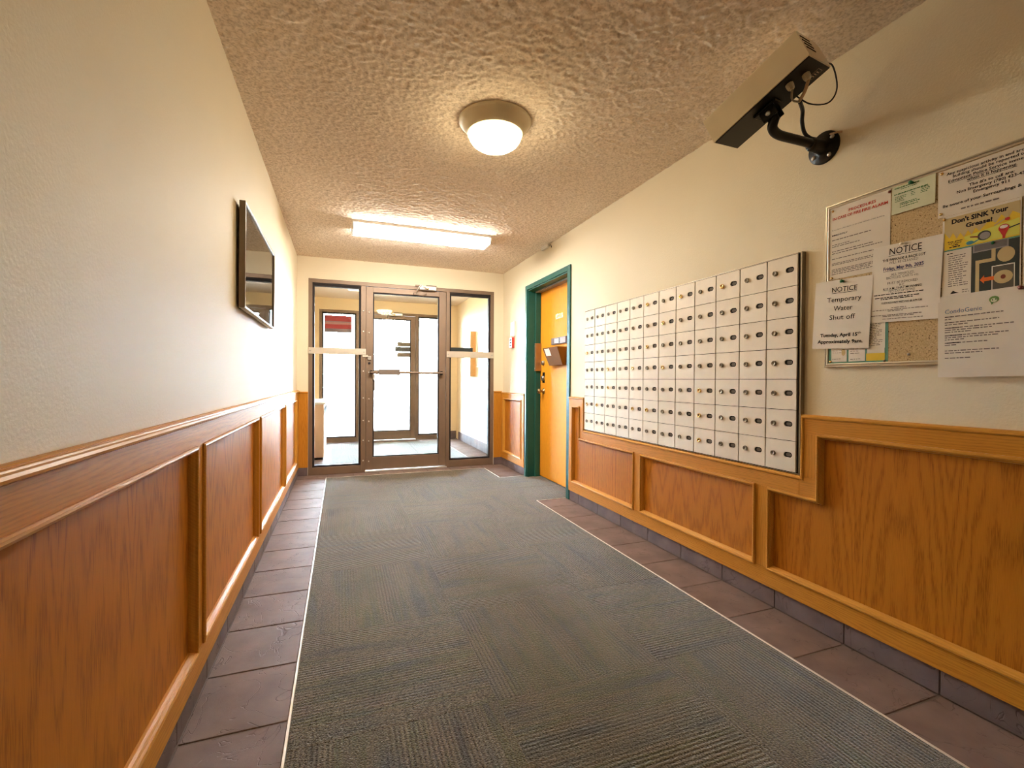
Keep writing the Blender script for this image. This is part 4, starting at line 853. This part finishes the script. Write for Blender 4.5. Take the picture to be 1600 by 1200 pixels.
def smooth_path(pts, n=8):
    P_ = [Vector(p) for p in pts]; P_ = [2 * P_[0] - P_[1]] + P_ + [2 * P_[-1] - P_[-2]]; out = []
    for i in range(1, len(P_) - 2):
        for j in range(n):
            q = j / n; a, b_, c_, d_ = P_[i - 1:i + 3]
            out.append(tuple(0.5 * (2 * b_ + (c_ - a) * q + (2 * a - 5 * b_ + 4 * c_ - d_) * q * q + (3 * b_ - a - 3 * c_ + d_) * q ** 3)))
    return out + [tuple(P_[-2])]
g1, g2 = CA(-0.008, yb_ + 0.055, -0.0035), CA(-0.045, yb_ + 0.095, -0.0035)
for (x, y) in ((-0.005, yb_ + 0.055), (-0.035, yb_ + 0.105)):
    gl_ = MB(CA).lathe([(0.0145, 0.0), (0.0145, 0.012), (0.012, 0.022), (0.008, 0.026), (0.001, 0.026)], (x, y, -0.003), 2, 8, -1, False).build('cable_gland', CLEARP, t)
A1 = [CA(-0.005, yb_ + 0.055, -0.028), CA(0.005, yb_ + 0.085, -0.05), CA(0.03, yb_ + 0.12, -0.055)]
MB().tube(smooth_path(A1), 0.006, 10).build('cable', plain('tan_cable', (0.62, 0.40, 0.22), 0.5), t)
A2 = [CA(-0.035, yb_ + 0.105, -0.028), CA(-0.012, yb_ + 0.125, -0.05), CA(0.03, yb_ + 0.12, -0.057)]
MB().tube(smooth_path(A2), 0.0038, 8).build('cable', plain('grey_cable', (0.35, 0.30, 0.24), 0.5), t)
A3 = [CA(0.03, yb_ + 0.118, -0.056), (2.205, 1.36, 2.175), (2.235, 1.385, 2.150), (2.275, 1.405, 2.122), (2.322, 1.414, 2.112), (2.36, 1.412, 2.112)]
MB().tube(smooth_path(A3), 0.0075, 10).build('cable', RUBBER, t)
A4 = [CA(hw - 0.002, yb_ + 0.02, 0.03), CA(hw + 0.03, yb_ + 0.0, 0.015), CA(hw + 0.075, yb_ + 0.03, -0.05), CA(hw + 0.055, yb_ + 0.07, -0.085), CA(hw + 0.01, yb_ + 0.11, -0.06), CA(hw - 0.02, yb_ + 0.13, -0.004)]
MB().tube(smooth_path(A4), 0.0028, 8).build('cable', RUBBER, t)
lb = MB(CA).box(0.028, 0.062, yb_ + 0.020, yb_ + 0.062, -0.0043, -0.0036).build('rating_label', plain('label_outline', (0.36, 0.27, 0.18), 0.5), t)
MB(CA).box(0.030, 0.060, yb_ + 0.022, yb_ + 0.060, -0.0047, -0.0041).build('label_field', BLACK, lb)
for i in range(3): MB(CA).box(0.036, 0.054, yb_ + 0.030 + 0.009 * i, yb_ + 0.034 + 0.009 * i, -0.0051, -0.0045).build('label_line', plain('label_line', (0.5, 0.36, 0.2), 0.5), lb)

# ------------------------------------------------------------------ small wall fittings
t = thing('fire_alarm_pull', FR['R'](-5.26, 1.46, 0), 'red fire alarm pull station with white face on wall beside the teal door', 'alarm')
MB('R').box(-5.285, -5.200, 1.462, 1.590, 0, 0.032).build('body', REDP, t, bevel=0.003)
MB('R').box(-5.282, -5.203, 1.468, 1.584, 0.032, 0.035).build('face', ENAM, t, bevel=0.001)
for z in (1.555, 1.52, 1.49): MB('R').box(-5.27, -5.215, z, z + 0.014, 0.035, 0.0362).build('marking', INK, t)
t = thing('alarm_horn', FR['R'](-5.22, 1.60, 0), 'tall beige signal box on the wall directly above the red alarm', 'alarm')
MB('R').box(-5.285, -5.155, 1.605, 1.775, 0, 0.022).build('body', WHITE, t, bevel=0.004, seg=2)
MB('R').box(-5.255, -5.185, 1.63, 1.745, 0.022, 0.025).build('grille', ENAM, t, bevel=0.002)
t = thing('junction_box', FR['R'](-4.28, 2.40, 0), 'small white box where right wall meets ceiling, above the teal door', 'box')
MB('R').box(-4.365, -4.205, 2.405, 2.437, 0, 0.03).build('body', WHITE, t, bevel=0.003)
MB('R').tube([(-4.20, 2.42, 0.01), (-4.17, 2.415, 0.008), (-4.165, 2.39, 0.004)], 0.003, 6).build('cable', RUBBER, t)

# black strip on the side light, red sign and sticker on the outer glass
tag(MB('B').box(1.718, 2.016, 1.430, 1.478, -0.043, -0.038).build('black_strip', plain('charcoal_vinyl', (0.02, 0.028, 0.028), 0.4), bevel=0.001), 'black strip stuck to the side light glass just above the metal bar', 'sticker')
t = thing('red_sign', FR['V'](0.43, 1.93, -0.04), 'red sign with pale stripes on the outer side light glass', 'sign')
MB('V').box(0.195, 0.625, 1.87, 2.150, -0.044, -0.040).build('board', plain('sign_board', (0.24, 0.20, 0.24), 0.6), t)
MB('V').box(0.197, 0.623, 2.055, 2.148, -0.040, -0.038).build('red_band', AWN, t); MB('V').box(0.197, 0.623, 2.003, 2.040, -0.040, -0.038).build('pale_band', AWNP, t); MB('V').box(0.197, 0.623, 1.93, 2.003, -0.040, -0.038).build('red_band', AWN, t)
t = thing('glass_sticker', FR['V'](1.47, 1.40, -0.027), 'banded grey sticker on the outer door glass beyond the push bar', 'sticker')
MB('V').box(1.39, 1.618, 1.66, 1.735, -0.0275, -0.025).build('pale_band', plain('pale_sticker', (0.22, 0.19, 0.16), 0.6), t)
MB('V').box(1.35, 1.618, 1.572, 1.655, -0.0275, -0.025).build('dark_band', plain('dark_sticker', (0.10, 0.11, 0.13), 0.5), t)
MB('V').box(1.39, 1.618, 1.475, 1.55, -0.0275, -0.025).build('pale_band', plain('pale_sticker_low', (0.20, 0.16, 0.13), 0.6), t)

# ------------------------------------------------------------------ vestibule things
t = thing('convector_heater', (0.14, 7.3, 0.10), 'peach painted floor heater cabinet along the vestibule wall behind the glass', 'heater')
MB().box(0.012, 0.245, 6.65, 7.95, 0.03, 0.735).build('cabinet', PEACHM, t, bevel=0.004)
MB().box(0.012, 0.262, 6.64, 7.96, 0.735, 0.765).build('top_cover', ENAM, t, bevel=0.004)
MB().box(0.02, 0.235, 6.66, 7.94, 0.001, 0.03).build('plinth', DARK, t)
for i in range(14): MB().box(0.245, 0.250, 6.75 + i * 0.08, 6.80 + i * 0.08, 0.60, 0.68).build('grille_slot', DARK, t)
t = thing('entry_panel', (VW, 7.3, 1.13), 'peach sided entry panel box on the vestibule wall behind the side light', 'panel')
MB('RV').box(-7.50, -7.09, 1.135, 1.845, 0, 0.085).build('box', plain('panel_side', (0.72, 0.42, 0.16), 0.5), t, bevel=0.003)
MB('RV').box(-7.495, -7.095, 1.14, 1.84, 0.085, 0.090).build('face', ENAM, t, bevel=0.001)
t = thing('directory_board', (VW, 6.6, 1.28), 'glazed notice case with a dark panel on the vestibule wall', 'notice board')
MB('RV').box(-6.93, -6.30, 1.275, 1.845, 0, 0.012).build('board', PAPERW, t)
MB('RV').sweep(rect(-6.93, -6.30, 1.275, 1.845), [(0, 0), (0, 0.02), (0.012, 0.02), (0.012, 0)], True).build('frame', ALUP, t)
MB('RV').box(-6.60, -6.32, 1.34, 1.83, 0.012, 0.02).build('dark_panel', plain('dark_panel', (0.12, 0.11, 0.11), 0.4), t)
t = thing('white_box', (0.0, 8.0, 1.68), 'slim white box on the vestibule wall above the heater', 'box')
MB('L').box(7.9, 8.06, 1.68, 1.86, 0, 0.05).build('body', ENAM, t, bevel=0.004)

# ------------------------------------------------------------------ outside
struct(MB().box(-6, 9, VY + 0.02, VY + 1.0, -0.12, -0.015).build('path', plain('shade_toned_paving', (0.035, 0.032, 0.037), 0.9, spec=0.1)))  # near-black base colour paints in the shade on the ground by the door
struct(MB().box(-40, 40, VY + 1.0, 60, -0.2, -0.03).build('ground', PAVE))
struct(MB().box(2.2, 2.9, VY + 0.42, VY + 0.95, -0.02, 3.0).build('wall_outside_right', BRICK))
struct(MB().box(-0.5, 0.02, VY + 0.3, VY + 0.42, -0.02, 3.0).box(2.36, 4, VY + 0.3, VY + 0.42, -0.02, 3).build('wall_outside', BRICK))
struct(MB().box(-2.5, 5, VY + 0.3, VY + 3.4, 2.62, 2.85).build('canopy', CONC))  # unseen; made deep to keep high sky light off the vestibule floor

SET = {'wall_left': ('cream painted left wall of the lobby above the oak panelling', 'wall'), 'wall_right': ('cream painted right wall of the lobby holding mailboxes and notice board', 'wall'), 'wall_back': ('narrow cream wall around the glazed entrance front', 'wall'),
 'wall_front': ('cream wall behind the viewer closing the lobby', 'wall'), 'wall_left_vestibule': ('peach wall of the vestibule on the heater side', 'wall'), 'wall_right_vestibule': ('peach wall of the vestibule with the entry panel', 'wall'), 'wall_back_vestibule': ('peach wall around the street doors of the vestibule', 'wall'),
 'ceiling': ('textured popcorn ceiling over the lobby', 'ceiling'), 'floor': ('lobby floor of quarter-turned carpet tiles bordered by slate look tiles', 'floor'), 'trim_1': ('long oak wainscot with recessed panels along the left wall', 'panelling'), 'trim_2': ('oak wainscot stepping down under the mailboxes on the right wall', 'panelling'),
 'trim_3': ('short oak wainscot panel between the teal door and the entrance', 'panelling'), 'trim_4': ('narrow oak panel at the left end of the entrance front', 'panelling'), 'trim_5': ('narrow oak panel at the right end of the entrance front', 'panelling'),
 'door_1': ('bronze aluminium entrance door with glass side lights and metal guard bars', 'door'), 'door_2': ('bronze street door with side lights seen beyond the vestibule', 'door'), 'door_3': ('oak door in a teal metal frame beside the mailboxes', 'door'),
 'baseboard_left': ('grey slate look base tiles along the left wall', 'baseboard'), 'baseboard_right': ('grey slate look base tiles under the mailbox panelling', 'baseboard'), 'baseboard_right.001': ('grey base tiles between the teal door and the entrance', 'baseboard'),
 'baseboard_back': ('single base tile left of the entrance front', 'baseboard'), 'baseboard_back.001': ('single base tile right of the entrance front', 'baseboard'), 'baseboard_vestibule_right': ('tall base tiles along the vestibule wall under the entry panel', 'baseboard'), 'baseboard_vestibule_left': ('tall base tiles behind the vestibule heater', 'baseboard'), 'baseboard_vestibule_back': ('base tile beside the street door', 'baseboard'),
 'path': ('path outside the street door, its shade put into the dark colour', 'path'), 'ground': ('bright pale ground beyond the path outside', 'ground'), 'wall_outside_right': ('brick side wall outside the street door', 'wall'), 'wall_outside': ('brick front wall of the building outside', 'wall'), 'canopy': ('unseen concrete canopy over the path outside, deepened to cut sky light', 'canopy')}
for n_, (l_, c_) in SET.items(): tag(bpy.data.objects[n_], l_, c_)
